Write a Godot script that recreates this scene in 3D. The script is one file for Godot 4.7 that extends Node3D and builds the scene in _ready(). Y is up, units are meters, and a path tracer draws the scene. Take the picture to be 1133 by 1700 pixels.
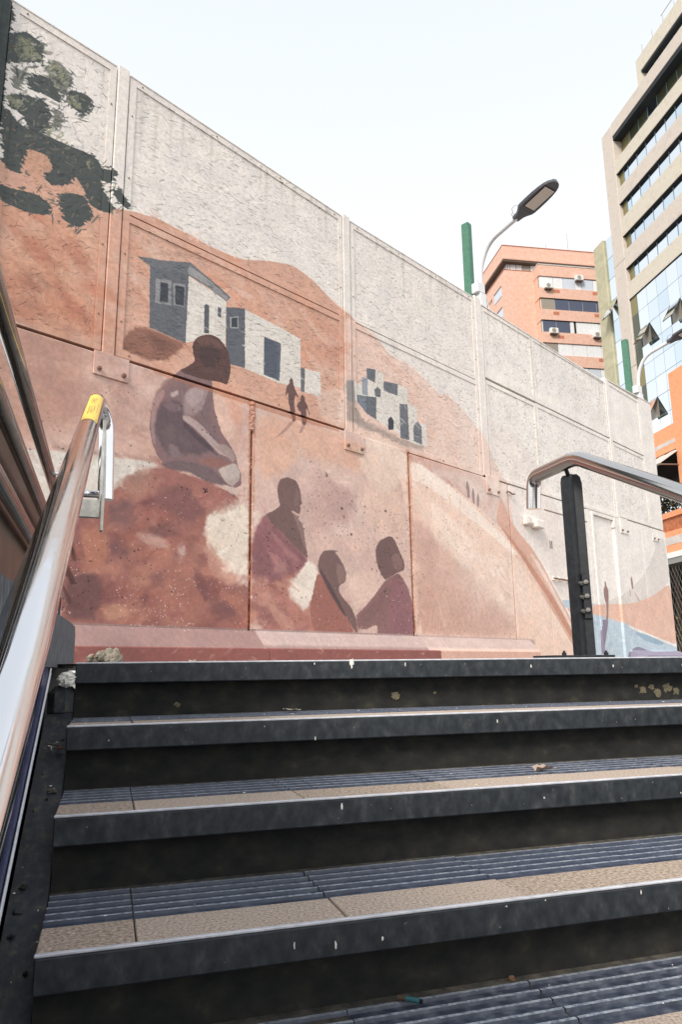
extends Node3D

# ------------------------------------------------------------------ mesh building
class MB:
	var V := PackedVector3Array()
	var N := PackedVector3Array()
	var U := PackedVector2Array()
	var xf := Transform3D()
	var cu := 0.0
	var cv := 0.0
	var su := 1.0
	var sv := 1.0
	var canvas := false

	func vert(p: Vector3, n: Vector3, uv: Vector2) -> void:
		V.append(xf * p)
		N.append((xf.basis * n).normalized())
		U.append(Vector2((p.x - cu) * su, (cv - p.y) * sv) if canvas else uv)

	func tri(a: Vector3, b: Vector3, c: Vector3, na := Vector3.ZERO, nb := Vector3.ZERO, nc := Vector3.ZERO) -> void:
		var f := (b - a).cross(c - a)
		if na == Vector3.ZERO:
			f = -f.normalized()
			vert(a, f, Vector2(a.x, a.y)); vert(b, f, Vector2(b.x, b.y)); vert(c, f, Vector2(c.x, c.y))
		elif f.dot(na + nb + nc) > 0.0:
			vert(a, na, Vector2(a.x, a.y)); vert(c, nc, Vector2(c.x, c.y)); vert(b, nb, Vector2(b.x, b.y))
		else:
			vert(a, na, Vector2(a.x, a.y)); vert(b, nb, Vector2(b.x, b.y)); vert(c, nc, Vector2(c.x, c.y))

	func quad(a: Vector3, b: Vector3, c: Vector3, d: Vector3, n: Vector3) -> void:
		# the true normal of the four corners, on the side that n looks to
		var f := (c - a).cross(d - b).normalized()
		if f.dot(n) < 0.0:
			f = -f
		var ua := Vector2(0, 1)
		var ub := Vector2(1, 1)
		var uc := Vector2(1, 0)
		var ud := Vector2(0, 0)
		if (b - a).cross(c - a).dot(f) > 0.0:
			vert(a, f, ua); vert(c, f, uc); vert(b, f, ub)
			vert(a, f, ua); vert(d, f, ud); vert(c, f, uc)
		else:
			vert(a, f, ua); vert(b, f, ub); vert(c, f, uc)
			vert(a, f, ua); vert(c, f, uc); vert(d, f, ud)

	func box(a: Vector3, b: Vector3, bev := 0.0) -> void:
		var lo := Vector3(minf(a.x, b.x), minf(a.y, b.y), minf(a.z, b.z))
		var hi := Vector3(maxf(a.x, b.x), maxf(a.y, b.y), maxf(a.z, b.z))
		var c := (lo + hi) / 2.0
		var h := (hi - lo) / 2.0
		bev = minf(bev, minf(h.x, minf(h.y, h.z)) * 0.9)
		for ax in 3:
			for s in [-1.0, 1.0]:
				var n := Vector3.ZERO
				n[ax] = s
				var e1 := Vector3.ZERO
				e1[(ax + 1) % 3] = h[(ax + 1) % 3] - bev
				var e2 := Vector3.ZERO
				e2[(ax + 2) % 3] = h[(ax + 2) % 3] - bev
				var m := c + n * h[ax]
				quad(m - e1 - e2, m + e1 - e2, m + e1 + e2, m - e1 + e2, n)
		if bev <= 0.0:
			return
		for ax in 3:
			var i := (ax + 1) % 3
			var j := (ax + 2) % 3
			for s in [-1.0, 1.0]:
				for t in [-1.0, 1.0]:
					var n := Vector3.ZERO
					n[i] = s
					n[j] = t
					var l := Vector3.ZERO
					l[ax] = h[ax] - bev
					var p := c
					p[i] += s * h[i]
					p[j] += t * (h[j] - bev)
					var q := c
					q[i] += s * (h[i] - bev)
					q[j] += t * h[j]
					quad(p - l, p + l, q + l, q - l, n)
		for sx in [-1.0, 1.0]:
			for sy in [-1.0, 1.0]:
				for sz in [-1.0, 1.0]:
					var k := Vector3(sx, sy, sz)
					var p := c + Vector3(sx * h.x, sy * (h.y - bev), sz * (h.z - bev))
					var q := c + Vector3(sx * (h.x - bev), sy * h.y, sz * (h.z - bev))
					var r := c + Vector3(sx * (h.x - bev), sy * (h.y - bev), sz * h.z)
					tri(p, q, r, k, k, k)

	# a solid whose outline is given in x and y, from depth z0 to z1
	func prism(pts: Array, z0: float, z1: float) -> void:
		var poly := PackedVector2Array(pts)
		var ix := Geometry2D.triangulate_polygon(poly)
		for i in range(0, ix.size(), 3):
			for z in [z0, z1]:
				var n := Vector3(0, 0, 1 if z == maxf(z0, z1) else -1)
				tri(Vector3(poly[ix[i]].x, poly[ix[i]].y, z), Vector3(poly[ix[i + 1]].x, poly[ix[i + 1]].y, z), Vector3(poly[ix[i + 2]].x, poly[ix[i + 2]].y, z), n, n, n)
		var area := 0.0
		for i in poly.size():
			area += poly[i].cross(poly[(i + 1) % poly.size()])
		for i in poly.size():
			var a := poly[i]
			var b := poly[(i + 1) % poly.size()]
			var e := (b - a).normalized() * signf(area)
			quad(Vector3(a.x, a.y, z0), Vector3(b.x, b.y, z0), Vector3(b.x, b.y, z1), Vector3(a.x, a.y, z1), Vector3(e.y, -e.x, 0))

	func tube(path: Array, r: float, sides := 20, caps := true, r_end := -1.0) -> void:
		var side := Vector3.ZERO
		var rings := []
		for i in path.size():
			var t: Vector3
			if i == 0:
				t = path[1] - path[0]
			elif i == path.size() - 1:
				t = path[i] - path[i - 1]
			else:
				t = (path[i] - path[i - 1]).normalized() + (path[i + 1] - path[i]).normalized()
			t = t.normalized()
			if side == Vector3.ZERO:
				side = t.cross(Vector3.UP if absf(t.y) < 0.9 else Vector3.RIGHT).normalized()
			side = (side - t * side.dot(t)).normalized()
			var up := t.cross(side)
			var rr := r if r_end < 0.0 else lerpf(r, r_end, i / float(path.size() - 1))
			var ring := []
			for k in sides + 1:
				var g := TAU * k / sides
				var n := side * cos(g) + up * sin(g)
				ring.append([path[i] + n * rr, n])
			rings.append(ring)
			if caps and (i == 0 or i == path.size() - 1):
				var cn := -t if i == 0 else t
				for k in sides:
					tri(path[i], ring[k][0], ring[k + 1][0], cn, cn, cn)
		for i in path.size() - 1:
			for k in sides:
				var a: Array = rings[i][k]
				var b: Array = rings[i][k + 1]
				var c: Array = rings[i + 1][k + 1]
				var d: Array = rings[i + 1][k]
				tri(a[0], b[0], c[0], a[1], b[1], c[1])
				tri(a[0], c[0], d[0], a[1], c[1], d[1])

	func lump(at: Vector3, size: Vector3, seed_: int, rough := 0.35, rows := 9, cols := 12) -> void:
		var nz := FastNoiseLite.new()
		nz.seed = seed_
		nz.frequency = 1.3
		var g := []
		for i in rows + 1:
			var row := []
			for j in cols:
				var d := Vector3(sin(PI * i / rows) * cos(TAU * j / cols), cos(PI * i / rows), sin(PI * i / rows) * sin(TAU * j / cols))
				row.append(at + d * size * (1.0 + rough * nz.get_noise_3dv(d * 1.6) * 1.8 + rough * 0.5 * nz.get_noise_3dv(d * 5.0)))
			g.append(row)
		for i in rows:
			for j in cols:
				var k := (j + 1) % cols
				var m: Vector3 = ((g[i][j] as Vector3) + (g[i + 1][k] as Vector3)) / 2.0 - at
				for q in [[g[i][j], g[i][k], g[i + 1][k]], [g[i][j], g[i + 1][k], g[i + 1][j]]]:
					var f: Vector3 = (q[1] - q[0]).cross(q[2] - q[0])
					if f.length() > 1e-12:
						f = f.normalized()
						if f.dot(m) < 0.0:
							f = -f
						tri(q[0], q[1], q[2], f, f, f)

	func done(mesh: ArrayMesh = null) -> ArrayMesh:
		if mesh == null:
			mesh = ArrayMesh.new()
		var a := []
		a.resize(Mesh.ARRAY_MAX)
		a[Mesh.ARRAY_VERTEX] = V
		a[Mesh.ARRAY_NORMAL] = N
		a[Mesh.ARRAY_TEX_UV] = U
		mesh.add_surface_from_arrays(Mesh.PRIMITIVE_TRIANGLES, a)
		return mesh


var taken := {}
var M := {}
var rng := RandomNumberGenerator.new()

func numbered(parent: Node, base: String) -> String:
	var key := "%d/%s" % [parent.get_instance_id(), base]
	var n: int = taken.get(key, 0)
	taken[key] = n + 1
	return base if n == 0 else "%s_%03d" % [base, n]

func tag(o: Node3D, label: String, category := "", group := "", kind := "") -> Node3D:
	if label: o.set_meta("label", label)
	if category: o.set_meta("category", category)
	if group: o.set_meta("group", group)
	if kind: o.set_meta("kind", kind)
	return o

func thing(called: String, label: String, category: String, at := Transform3D(), group := "") -> Node3D:
	var o := Node3D.new()
	o.name = numbered(self, called)
	o.transform = at
	tag(o, label, category, group)
	add_child(o, true)
	return o

# commits what a builder holds (or a mesh that is shared) as one named object
func put(called: String, shape, material, parent: Node3D = null, at := Transform3D()) -> MeshInstance3D:
	var o := MeshInstance3D.new()
	var to: Node = parent if parent else self
	o.name = numbered(to, called)
	o.mesh = shape.done() if shape is MB else shape
	if material is Array:
		for i in material.size():
			o.set_surface_override_material(i, material[i])
	else:
		o.set_surface_override_material(0, material)
	o.transform = at
	to.add_child(o, true)
	return o

func bx(a: Vector3, b: Vector3, bev := 0.0) -> MB:
	var m := MB.new()
	m.box(a, b, bev)
	return m

func tb(path: Array, r: float, sides := 20) -> MB:
	var m := MB.new()
	m.tube(path, r, sides)
	return m

func rounded(path: Array, radius: float, steps := 6) -> Array:   # a polyline with its corners turned into arcs
	var out := [path[0]]
	for i in range(1, path.size() - 1):
		var p: Vector3 = path[i]
		var a: Vector3 = path[i - 1] - p
		var b: Vector3 = path[i + 1] - p
		var r := minf(radius, minf(a.length(), b.length()) * 0.49)
		var s := p + a.normalized() * r
		var e := p + b.normalized() * r
		for k in steps + 1:
			var t := k / float(steps)
			out.append(s.lerp(p, t).lerp(p.lerp(e, t), t))
	out.append(path[-1])
	return out

# ------------------------------------------------------------------ materials
func mat(c: Color, rough := 0.8, metal := 0.0) -> StandardMaterial3D:
	var m := StandardMaterial3D.new()
	m.albedo_color = c
	m.roughness = rough
	m.metallic = metal
	return m

func noise_tex(seed_: int, freq: float, octaves: int, cols: Array, stops: Array, size := 512, kind := FastNoiseLite.TYPE_SIMPLEX_SMOOTH) -> NoiseTexture2D:
	var n := FastNoiseLite.new()
	n.seed = seed_
	n.noise_type = kind
	n.frequency = freq
	n.fractal_octaves = octaves
	n.fractal_gain = 0.6
	var g := Gradient.new()
	g.offsets = PackedFloat32Array(stops)
	g.colors = PackedColorArray(cols)
	var t := NoiseTexture2D.new()
	t.width = size
	t.height = size
	t.seamless = true
	t.noise = n
	t.color_ramp = g
	return t

# a surface with two or more tones of its own in patches, and fine relief
func rich(cols: Array, stops: Array, freq: float, per_metre: float, rough := 0.8, relief := 0.0, seed_ := 1, metal := 0.0) -> StandardMaterial3D:
	var m := mat(Color.WHITE, rough, metal)
	m.albedo_texture = noise_tex(seed_, freq, 5, cols, stops)
	m.uv1_triplanar = true
	m.uv1_world_triplanar = true
	m.uv1_scale = Vector3.ONE * per_metre
	if relief > 0.0:
		m.heightmap_enabled = true
		m.heightmap_scale = relief
		m.heightmap_texture = m.albedo_texture
	return m

func rgb(r: int, g: int, b: int) -> Color:
	return Color8(r, g, b)

# ------------------------------------------------------------------ the mural: paint on the wall, in metres along it (u) and above the landing (v)
var canvases := []
var wobble := FastNoiseLite.new()

func canvas(u0: float, u1: float, v0: float, v1: float, s: float) -> Dictionary:
	var w := int((u1 - u0) * s)
	var h := int((v1 - v0) * s)
	var im := Image.create(w, h, false, Image.FORMAT_RGBA8)
	var hb := PackedByteArray()
	hb.resize(w * h)
	hb.fill(128)
	var c := {"im": im, "u0": u0, "v1": v1, "u1": u1, "v0": v0, "s": s, "w": w, "h": h, "relief": hb}
	canvases.append(c)
	return c

func paint(pts: Array, col: Color, blur := 0.0, ragged := 0.0, alpha := 1.0) -> void:
	for c in canvases:
		paint_on(c, pts, col, blur, ragged, alpha)

func curved(pts: Array) -> Array:   # the same outline with its corners cut twice
	for turn in 2:
		var out := []
		var n := pts.size() / 2
		for i in n:
			var j := (i + 1) % n
			var a := Vector2(pts[i * 2], pts[i * 2 + 1])
			var b := Vector2(pts[j * 2], pts[j * 2 + 1])
			var k := 0.14 if turn == 0 else 0.25
			for p in [a.lerp(b, k), a.lerp(b, 1.0 - k)]:
				out.append(p.x)
				out.append(p.y)
		pts = out
	return pts

func paint_on(c: Dictionary, pts: Array, col: Color, blur: float, ragged: float, alpha: float) -> void:
	var s: float = c.s
	var n := pts.size() / 2
	var xs := PackedFloat32Array()
	var ys := PackedFloat32Array()
	var lo := Vector2(1e9, 1e9)
	var hi := Vector2(-1e9, -1e9)
	for i in n:
		var x: float = (pts[i * 2] - c.u0) * s
		var y: float = (c.v1 - pts[i * 2 + 1]) * s
		xs.append(x)
		ys.append(y)
		lo = lo.min(Vector2(x, y))
		hi = hi.max(Vector2(x, y))
	var pad := (blur * 3.0 + ragged) * s + 3.0
	var x0 := maxi(0, int(lo.x - pad))
	var y0 := maxi(0, int(lo.y - pad))
	var x1 := mini(c.w, int(hi.x + pad) + 1)
	var y1 := mini(c.h, int(hi.y + pad) + 1)
	if x1 - x0 < 1 or y1 - y0 < 1:
		return
	var k := maxf(1.0, blur * s * 0.75)
	var mw := maxi(1, int(ceil((x1 - x0) / k)))
	var mh := maxi(1, int(ceil((y1 - y0) / k)))
	var im := Image.create(mw, mh, false, Image.FORMAT_RGBA8)
	im.fill(Color(col, 0.0))
	var ink := Color(col, alpha)
	var rg := ragged * s
	for row in mh:
		var y := y0 + (row + 0.5) * k
		var hits := []
		for i in n:
			var j := (i + 1) % n
			if (ys[i] <= y) != (ys[j] <= y):
				var x := xs[i] + (y - ys[i]) * (xs[j] - xs[i]) / (ys[j] - ys[i])
				if rg > 0.0:
					x += rg * (wobble.get_noise_2d(x * 0.9 + c.u0 * s, y * 4.0) + 0.8 * wobble.get_noise_2d(x * 3.0, y * 13.0 + 500.0))
				hits.append(x)
		hits.sort()
		for i in range(0, hits.size() - 1, 2):
			var a := int(round((hits[i] - x0) / k))
			var b := int(round((hits[i + 1] - x0) / k))
			if b > a:
				im.fill_rect(Rect2i(a, row, b - a, 1), ink)
	if k > 1.0:
		im.resize(maxi(1, int(mw * 0.8)), maxi(1, int(mh * 0.8)), Image.INTERPOLATE_BILINEAR)
		im.resize(x1 - x0, y1 - y0, Image.INTERPOLATE_CUBIC)
	c.im.blend_rect(im, Rect2i(0, 0, x1 - x0, y1 - y0), Vector2i(x0, y0))

# loose brush strokes of several tones inside an outline
func scumble(pts: Array, count: int, cols: Array, length: float, width: float, lean: float, alpha: float, blur: float) -> void:
	var poly := PackedVector2Array()
	var lo := Vector2(1e9, 1e9)
	var hi := -lo
	for i in pts.size() / 2:
		var p := Vector2(pts[i * 2], pts[i * 2 + 1])
		poly.append(p)
		lo = lo.min(p)
		hi = hi.max(p)
	var done := 0
	var tries := 0
	while done < count and tries < count * 12:
		tries += 1
		var p := Vector2(rng.randf_range(lo.x, hi.x), rng.randf_range(lo.y, hi.y))
		if not Geometry2D.is_point_in_polygon(p, poly):
			continue
		done += 1
		var g := lean + rng.randfn(0.0, 0.45)
		var d := Vector2(cos(g), sin(g)) * length * rng.randf_range(0.4, 1.2)
		var e := d.orthogonal().normalized() * width * rng.randf_range(0.4, 1.2)
		var bend := e * rng.randf_range(-1.2, 1.2)
		var q := [p - d, p - d * 0.3 + e + bend, p + d * 0.5 + e * 0.8 + bend, p + d, p + d * 0.4 - e + bend, p - d * 0.5 - e * 0.7 + bend]
		var flat := []
		for w in q:
			flat.append(w.x)
			flat.append(w.y)
		paint(flat, cols[rng.randi() % cols.size()], blur, width * 0.4, alpha * rng.randf_range(0.5, 1.0))

# strokes that drag the paint that is already there, a little lighter or darker
func smear(pts: Array, count: int, length: float, width: float, lean: float, spread: float, alpha: float, blur: float) -> void:
	var c: Dictionary = canvases[0]
	var poly := PackedVector2Array()
	var lo := Vector2(1e9, 1e9)
	var hi := -lo
	for i in pts.size() / 2:
		var p := Vector2(pts[i * 2], pts[i * 2 + 1])
		poly.append(p)
		lo = lo.min(p)
		hi = hi.max(p)
	for i in count:
		var p := Vector2(rng.randf_range(lo.x, hi.x), rng.randf_range(lo.y, hi.y))
		if not Geometry2D.is_point_in_polygon(p, poly):
			continue
		var x := clampi(int((p.x - c.u0) * c.s), 0, c.w - 1)
		var y := clampi(int((c.v1 - p.y) * c.s), 0, c.h - 1)
		var col: Color = c.im.get_pixel(x, y)
		var t := rng.randfn(0.0, 0.05)
		col = Color(clampf(col.r * (1.0 + t) + rng.randfn(0, 0.008), 0, 1), clampf(col.g * (1.0 + t * 1.15), 0, 1), clampf(col.b * (1.0 + t * 1.2), 0, 1))
		var g := lean + rng.randfn(0.0, spread)
		var d := Vector2(cos(g), sin(g)) * length * rng.randf_range(0.3, 1.2)
		var e := d.orthogonal().normalized() * width * rng.randf_range(0.4, 1.2)
		var b := e * rng.randf_range(-1.5, 1.5)
		var flat := []
		for w in [p - d, p - d * 0.4 + e + b, p + d * 0.5 + e * 0.7 + b, p + d, p + d * 0.4 - e + b, p - d * 0.5 - e * 0.8 + b]:
			flat.append(w.x)
			flat.append(w.y)
		paint_on(c, flat, col, blur, width * 0.6, alpha * rng.randf_range(0.4, 1.0))

func flecks(u0: float, u1: float, v0: float, v1: float, count: int, col: Color, most := 2) -> void:
	for c in canvases:
		for i in count:
			var u := rng.randf_range(u0, u1)
			var v := rng.randf_range(v0, v1)
			if wobble.get_noise_2d(u * 55.0, v * 55.0) < -0.05:
				continue
			var x := int((u - c.u0) * c.s)
			var y := int((c.v1 - v) * c.s)
			c.im.fill_rect(Rect2i(x, y, rng.randi_range(1, most), rng.randi_range(1, most)), col)

# oriented strand board: flat wood strands pressed over one another
func strands(c: Dictionary, u0: float, u1: float, v0: float, v1: float, count: int, spread: float) -> void:
	var b: PackedByteArray = c.relief
	var s: float = c.s
	var ax0 := maxi(0, int((u0 - c.u0) * s))
	var ax1 := mini(c.w, int((u1 - c.u0) * s))
	var ay0 := maxi(0, int((c.v1 - v1) * s))
	var ay1 := mini(c.h, int((c.v1 - v0) * s))
	if ax1 <= ax0:
		return
	var w: int = c.w
	for i in count:
		var cx := rng.randf_range(ax0, ax1)
		var cy := rng.randf_range(ay0, ay1)
		var g := rng.randfn(0.0, spread)
		var hl := rng.randf_range(0.03, 0.1) * s
		var hw := rng.randf_range(0.006, 0.018) * s
		var ca := cos(g)
		var sa := sin(g)
		var lift := rng.randf_range(90.0, 166.0)
		var slope := rng.randf_range(-9.0, 9.0)
		var ex := absf(hl * ca) + absf(hw * sa)
		var ey := absf(hl * sa) + absf(hw * ca)
		for y in range(maxi(ay0, int(cy - ey)), mini(ay1, int(cy + ey) + 1)):
			for x in range(maxi(ax0, int(cx - ex)), mini(ax1, int(cx + ex) + 1)):
				var dx := x - cx
				var dy := y - cy
				var l := dx * ca + dy * sa
				var t := -dx * sa + dy * ca
				if absf(l) < hl and absf(t) < hw:
					b[y * w + x] = int(lift + slope * t / hw)
	# open creases between strands, their shade darkened into the colour too
	var im: Image = c.im
	for i in int(count * 1.3):
		var x := rng.randf_range(ax0, ax1)
		var y := rng.randf_range(ay0, ay1)
		var g := rng.randfn(0.0, spread)
		var bend := rng.randf_range(-0.02, 0.02)
		var dark := 1.0 - 0.42 * pow(rng.randf(), 3.5)
		g = lerpf(g, -0.25, 0.35)
		for k in int(rng.randf_range(0.012, 0.075) * s):
			x += cos(g)
			y += sin(g)
			g += bend
			var ix := int(x)
			var iy := int(y)
			if ix < ax0 or ix >= ax1 or iy < ay0 or iy >= ay1:
				break
			b[iy * w + ix] = int(128.0 - 200.0 * (1.0 - dark))
			im.set_pixel(ix, iy, im.get_pixel(ix, iy).darkened(1.0 - dark))
	c.relief = b

# cast concrete: air holes and a little waviness
func pits(c: Dictionary, u0: float, u1: float, v0: float, v1: float, count: int, most: float) -> void:
	var b: PackedByteArray = c.relief
	var s: float = c.s
	var w: int = c.w
	for i in count:
		var u := rng.randf_range(u0, u1)
		var v := rng.randf_range(v0, v1)
		if wobble.get_noise_2d(u * 30.0 + 90.0, v * 30.0) < 0.02:
			continue
		var r := most * pow(rng.randf(), 3.0) * s + 0.7
		var cx: float = (u - c.u0) * s
		var cy: float = (c.v1 - v) * s
		for y in range(int(cy - r), int(cy + r) + 1):
			for x in range(int(cx - r), int(cx + r) + 1):
				if x > 0 and y > 0 and x < w and y < c.h and Vector2(x - cx, (y - cy) * 1.3).length() < r:
					b[y * w + x] = 20
					c.im.set_pixel(x, y, c.im.get_pixel(x, y).darkened(0.4))
	c.relief = b

func finish(c: Dictionary, rough: float) -> StandardMaterial3D:
	# fine grain over the paint
	var n := FastNoiseLite.new()
	n.seed = 5
	n.frequency = 0.09
	n.fractal_octaves = 4
	n.fractal_gain = 0.75
	var g: PackedByteArray = n.get_image(c.w, c.h).get_data()
	var broad := FastNoiseLite.new()
	broad.seed = 9
	broad.frequency = 0.012
	broad.fractal_octaves = 4
	broad.fractal_gain = 0.65
	broad.domain_warp_enabled = true
	broad.domain_warp_amplitude = 40.0
	broad.domain_warp_frequency = 0.008
	var w2: PackedByteArray = broad.get_image(c.w, c.h).get_data()
	broad.seed = 31
	broad.frequency = 0.03
	var w3: PackedByteArray = broad.get_image(c.w, c.h).get_data()
	var d: PackedByteArray = c.im.get_data()
	for i in c.w * c.h:
		var k := 0.86 + g[i] * 0.0006 + w2[i] * 0.0003 + w3[i] * 0.0002
		var warm := (w3[i] - 128) * 0.00007
		var j: int = i * 4
		var grey := 0.1 * (d[j] * 0.3 + d[j + 1] * 0.55 + d[j + 2] * 0.15)
		d[j] = int(minf(255.0, (grey + 0.90 * d[j]) * (k + warm)))
		d[j + 1] = int(minf(255.0, (grey + 0.90 * d[j + 1]) * k))
		d[j + 2] = int(minf(255.0, (grey + 0.90 * d[j + 2]) * (k - warm)))
		d[j + 3] = 255
	var m := mat(Color.WHITE, rough)
	m.albedo_texture = ImageTexture.create_from_image(Image.create_from_data(c.w, c.h, false, Image.FORMAT_RGBA8, d))
	var r: PackedByteArray = c.relief
	for i in c.w * c.h:
		r[i] = clampi(r[i] + (g[i] - 128) / 34, 0, 255)
	m.heightmap_enabled = true
	m.heightmap_scale = 0.55
	m.heightmap_texture = ImageTexture.create_from_image(Image.create_from_data(c.w, c.h, false, Image.FORMAT_L8, r))
	m.texture_repeat = false
	return m

func paint_mural() -> void:
	# the pale painted sky
	for c in canvases:
		c.im.fill(rgb(236, 227, 219))
	paint([7.6, 5.2, 14.6, 5.2, 14.6, -0.2, 8.6, -0.2, 8.6, 2.4], rgb(244, 236, 228), 0.4, 0.0, 0.9)
	scumble([1.4, 5.1, 14.2, 5.0, 14.2, 2.4, 1.4, 2.4], 260, [rgb(241, 232, 222), rgb(229, 220, 215), rgb(240, 229, 216)], 0.35, 0.10, 0.1, 0.35, 0.05)
	# the plastered concrete below, pink
	paint([1.3, 2.41, 8.45, 2.39, 8.8, 1.9, 9.4, 1.0, 9.9, -0.1, 1.3, -0.1], rgb(220, 184, 170), 0.02, 0.0)
	# the orange hill behind the houses
	paint(curved([1.622, 3.649, 1.762, 3.603, 1.851, 3.886, 2.067, 3.859, 2.32, 3.729, 2.47, 3.648, 2.545, 3.653, 2.695, 3.713, 2.813, 3.74, 2.976, 3.777, 3.213, 3.764, 3.369, 3.769, 3.556, 3.75, 3.882, 3.77, 4.028, 3.819, 4.27, 3.915, 4.576, 3.991, 4.848, 3.938, 5.079, 3.834, 5.3, 3.755, 5.488, 3.703, 5.697, 3.648, 5.912, 3.578, 6.06, 3.481, 6.53, 3.438, 6.85, 3.314, 7.06, 3.233, 7.11, 3.3, 7.37, 3.231, 7.64, 3.102, 7.92, 2.938, 8.10, 2.747, 8.32, 2.475, 8.46, 2.326, 8.43, 2.338, 6.29, 2.374, 5.264, 2.401, 3.945, 2.407, 2.729, 2.401, 1.852, 2.423, 1.646, 2.423]), rgb(217, 166, 142), 0.004, 0.006, 1.0)
	paint(curved([5.302, 3.662, 5.488, 3.703, 5.697, 3.648, 5.912, 3.578, 6.06, 3.481, 6.53, 3.438, 6.85, 3.314, 7.06, 3.233, 7.11, 3.3, 7.37, 3.231, 7.64, 3.102, 7.92, 2.938, 8.10, 2.747, 8.32, 2.475, 8.46, 2.326, 8.38, 2.025, 7.05, 2.371, 6.46, 2.365, 5.531, 2.309, 5.166, 2.457, 5.316, 3.167]), rgb(238, 206, 190), 0.05, 0.02, 0.85)
	# the paler hill to the right
	paint(curved([8.12, 3.218, 8.51, 3.192, 8.83, 3.145, 9.10, 2.986, 9.31, 2.779, 9.63, 2.461, 9.95, 2.068, 10.21, 1.657, 10.29, 0.944, 9.76, 0.884, 9.34, 1.328, 9.02, 1.531, 8.76, 1.676, 8.56, 1.794, 8.46, 2.326, 8.32, 2.475, 8.10, 2.747]), rgb(236, 222, 213), 0.01, 0.0, 0.9)
	paint(curved([1.613, 2.8, 2.167, 2.985, 2.498, 2.81, 2.496, 2.429, 1.648, 2.401]), rgb(176, 124, 102), 0.12, 0.05, 0.75)
	paint(curved([1.655, 2.314, 2.473, 2.397, 2.485, 1.815, 2.093, 1.519, 1.73, 1.443]), rgb(178, 126, 106), 0.15, 0.0, 0.6)
	# brush work on the orange
	scumble([1.703, 3.466, 2.442, 3.31, 2.544, 2.47, 1.807, 2.458], 60, [rgb(205, 135, 105), rgb(222, 160, 130), rgb(190, 122, 98), rgb(228, 175, 145)], 0.22, 0.07, -0.6, 0.6, 0.03)
	scumble([2.713, 3.709, 5.23, 3.554, 5.167, 2.523, 2.728, 2.427], 90, [rgb(220, 158, 130), rgb(227, 180, 158), rgb(208, 148, 124), rgb(233, 194, 174)], 0.3, 0.05, -0.35, 0.6, 0.025)
	scumble([5.486, 3.626, 7.01, 3.137, 7.56, 2.372, 6.79, 2.386, 6.74, 2.851, 6.39, 3.239], 60, [rgb(236, 198, 180), rgb(228, 180, 158), rgb(240, 208, 192)], 0.3, 0.06, -0.4, 0.5, 0.03)
	paint(curved([2.813, 3.734, 2.976, 3.773, 3.213, 3.76, 3.37, 3.765, 3.556, 3.745, 3.883, 3.762, 3.898, 3.708, 3.536, 3.75, 3.15, 3.755, 2.807, 3.743]), rgb(222, 152, 120), 0.02, 0.01, 0.6)
	paint(curved([3.403, 3.456, 3.564, 3.49, 3.89, 3.415, 3.852, 3.232, 4.132, 3.301, 4.348, 3.255, 4.659, 3.225, 4.836, 3.098, 4.746, 2.955, 4.659, 3.179, 4.375, 3.22, 4.003, 3.244, 3.759, 3.376]), rgb(222, 156, 126), 0.015, 0.01, 0.8)
	paint(curved([4.659, 3.179, 4.836, 3.098, 4.956, 2.948, 4.984, 2.725, 5.27, 2.874, 5.327, 2.487, 5.197, 2.387, 4.951, 2.443, 4.893, 2.632, 4.956, 2.948]), rgb(236, 212, 198), 0.03, 0.02, 0.45)
	paint(curved([2.891, 3.392, 3.177, 3.556, 3.467, 3.598, 3.611, 3.509, 3.333, 3.53, 3.116, 3.473]), rgb(196, 152, 134), 0.01, 0.01, 0.6)
	# mottled plaster
	scumble([2.03, 2.349, 3.913, 2.271, 3.96, 1.604, 3.016, 1.538, 2.179, 1.537], 70, [rgb(190, 143, 128), rgb(214, 170, 152), rgb(200, 150, 132), rgb(182, 136, 124)], 0.25, 0.1, -0.2, 0.4, 0.06)
	scumble([4.052, 2.306, 6.13, 2.333, 6.35, 0.336, 5.477, 0.315, 4.141, 1.08], 90, [rgb(218, 182, 170), rgb(204, 168, 158), rgb(230, 196, 181), rgb(232, 204, 190), rgb(194, 160, 154)], 0.3, 0.12, -0.3, 0.4, 0.07)
	paint(curved([4.197, 2.238, 4.545, 2.15, 4.41, 1.994, 4.073, 2.045]), rgb(222, 150, 118), 0.05, 0.0, 0.4)
	paint(curved([3.366, 2.584, 3.909, 2.46, 3.917, 2.057, 3.793, 1.95, 3.628, 2.069, 3.597, 2.375]), rgb(226, 160, 130), 0.06, 0.0, 0.5)
	paint(curved([3.596, 2.394, 3.736, 2.373, 3.886, 2.05, 3.817, 1.935, 3.699, 2.007, 3.602, 2.179]), rgb(232, 195, 178), 0.05, 0.0, 0.7)
	# cream strip and the red rocks under the seated figure
	paint(curved([1.768, 1.451, 2.179, 1.528, 2.406, 1.552, 2.748, 1.584, 3.079, 1.61, 2.936, 1.498, 2.745, 1.367, 2.629, 1.207, 2.531, 1.078, 1.809, 0.979]), rgb(221, 209, 198), 0.006, 0.004, 1.0)
	paint(curved([2.198, 1.573, 2.498, 1.604, 2.903, 1.63, 3.078, 1.625, 3.079, 1.61, 2.406, 1.552, 2.201, 1.533]), rgb(168, 128, 116), 0.03, 0.0, 0.6)
	paint(curved([2.397, 0.993, 2.526, 1.146, 2.641, 1.256, 2.784, 1.398, 2.963, 1.503, 3.123, 1.609, 3.298, 1.565, 3.602, 1.541, 3.896, 1.456, 3.944, 1.382, 3.748, 1.31, 3.579, 1.264, 3.541, 1.114, 3.633, 0.92, 3.813, 0.757, 4.051, 0.67, 4.086, 0.229, 2.362, 0.197, 2.34, 0.511, 1.776, 0.475, 1.747, 0.809]), rgb(164, 106, 96), 0.012, 0.012, 1.0)
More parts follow.
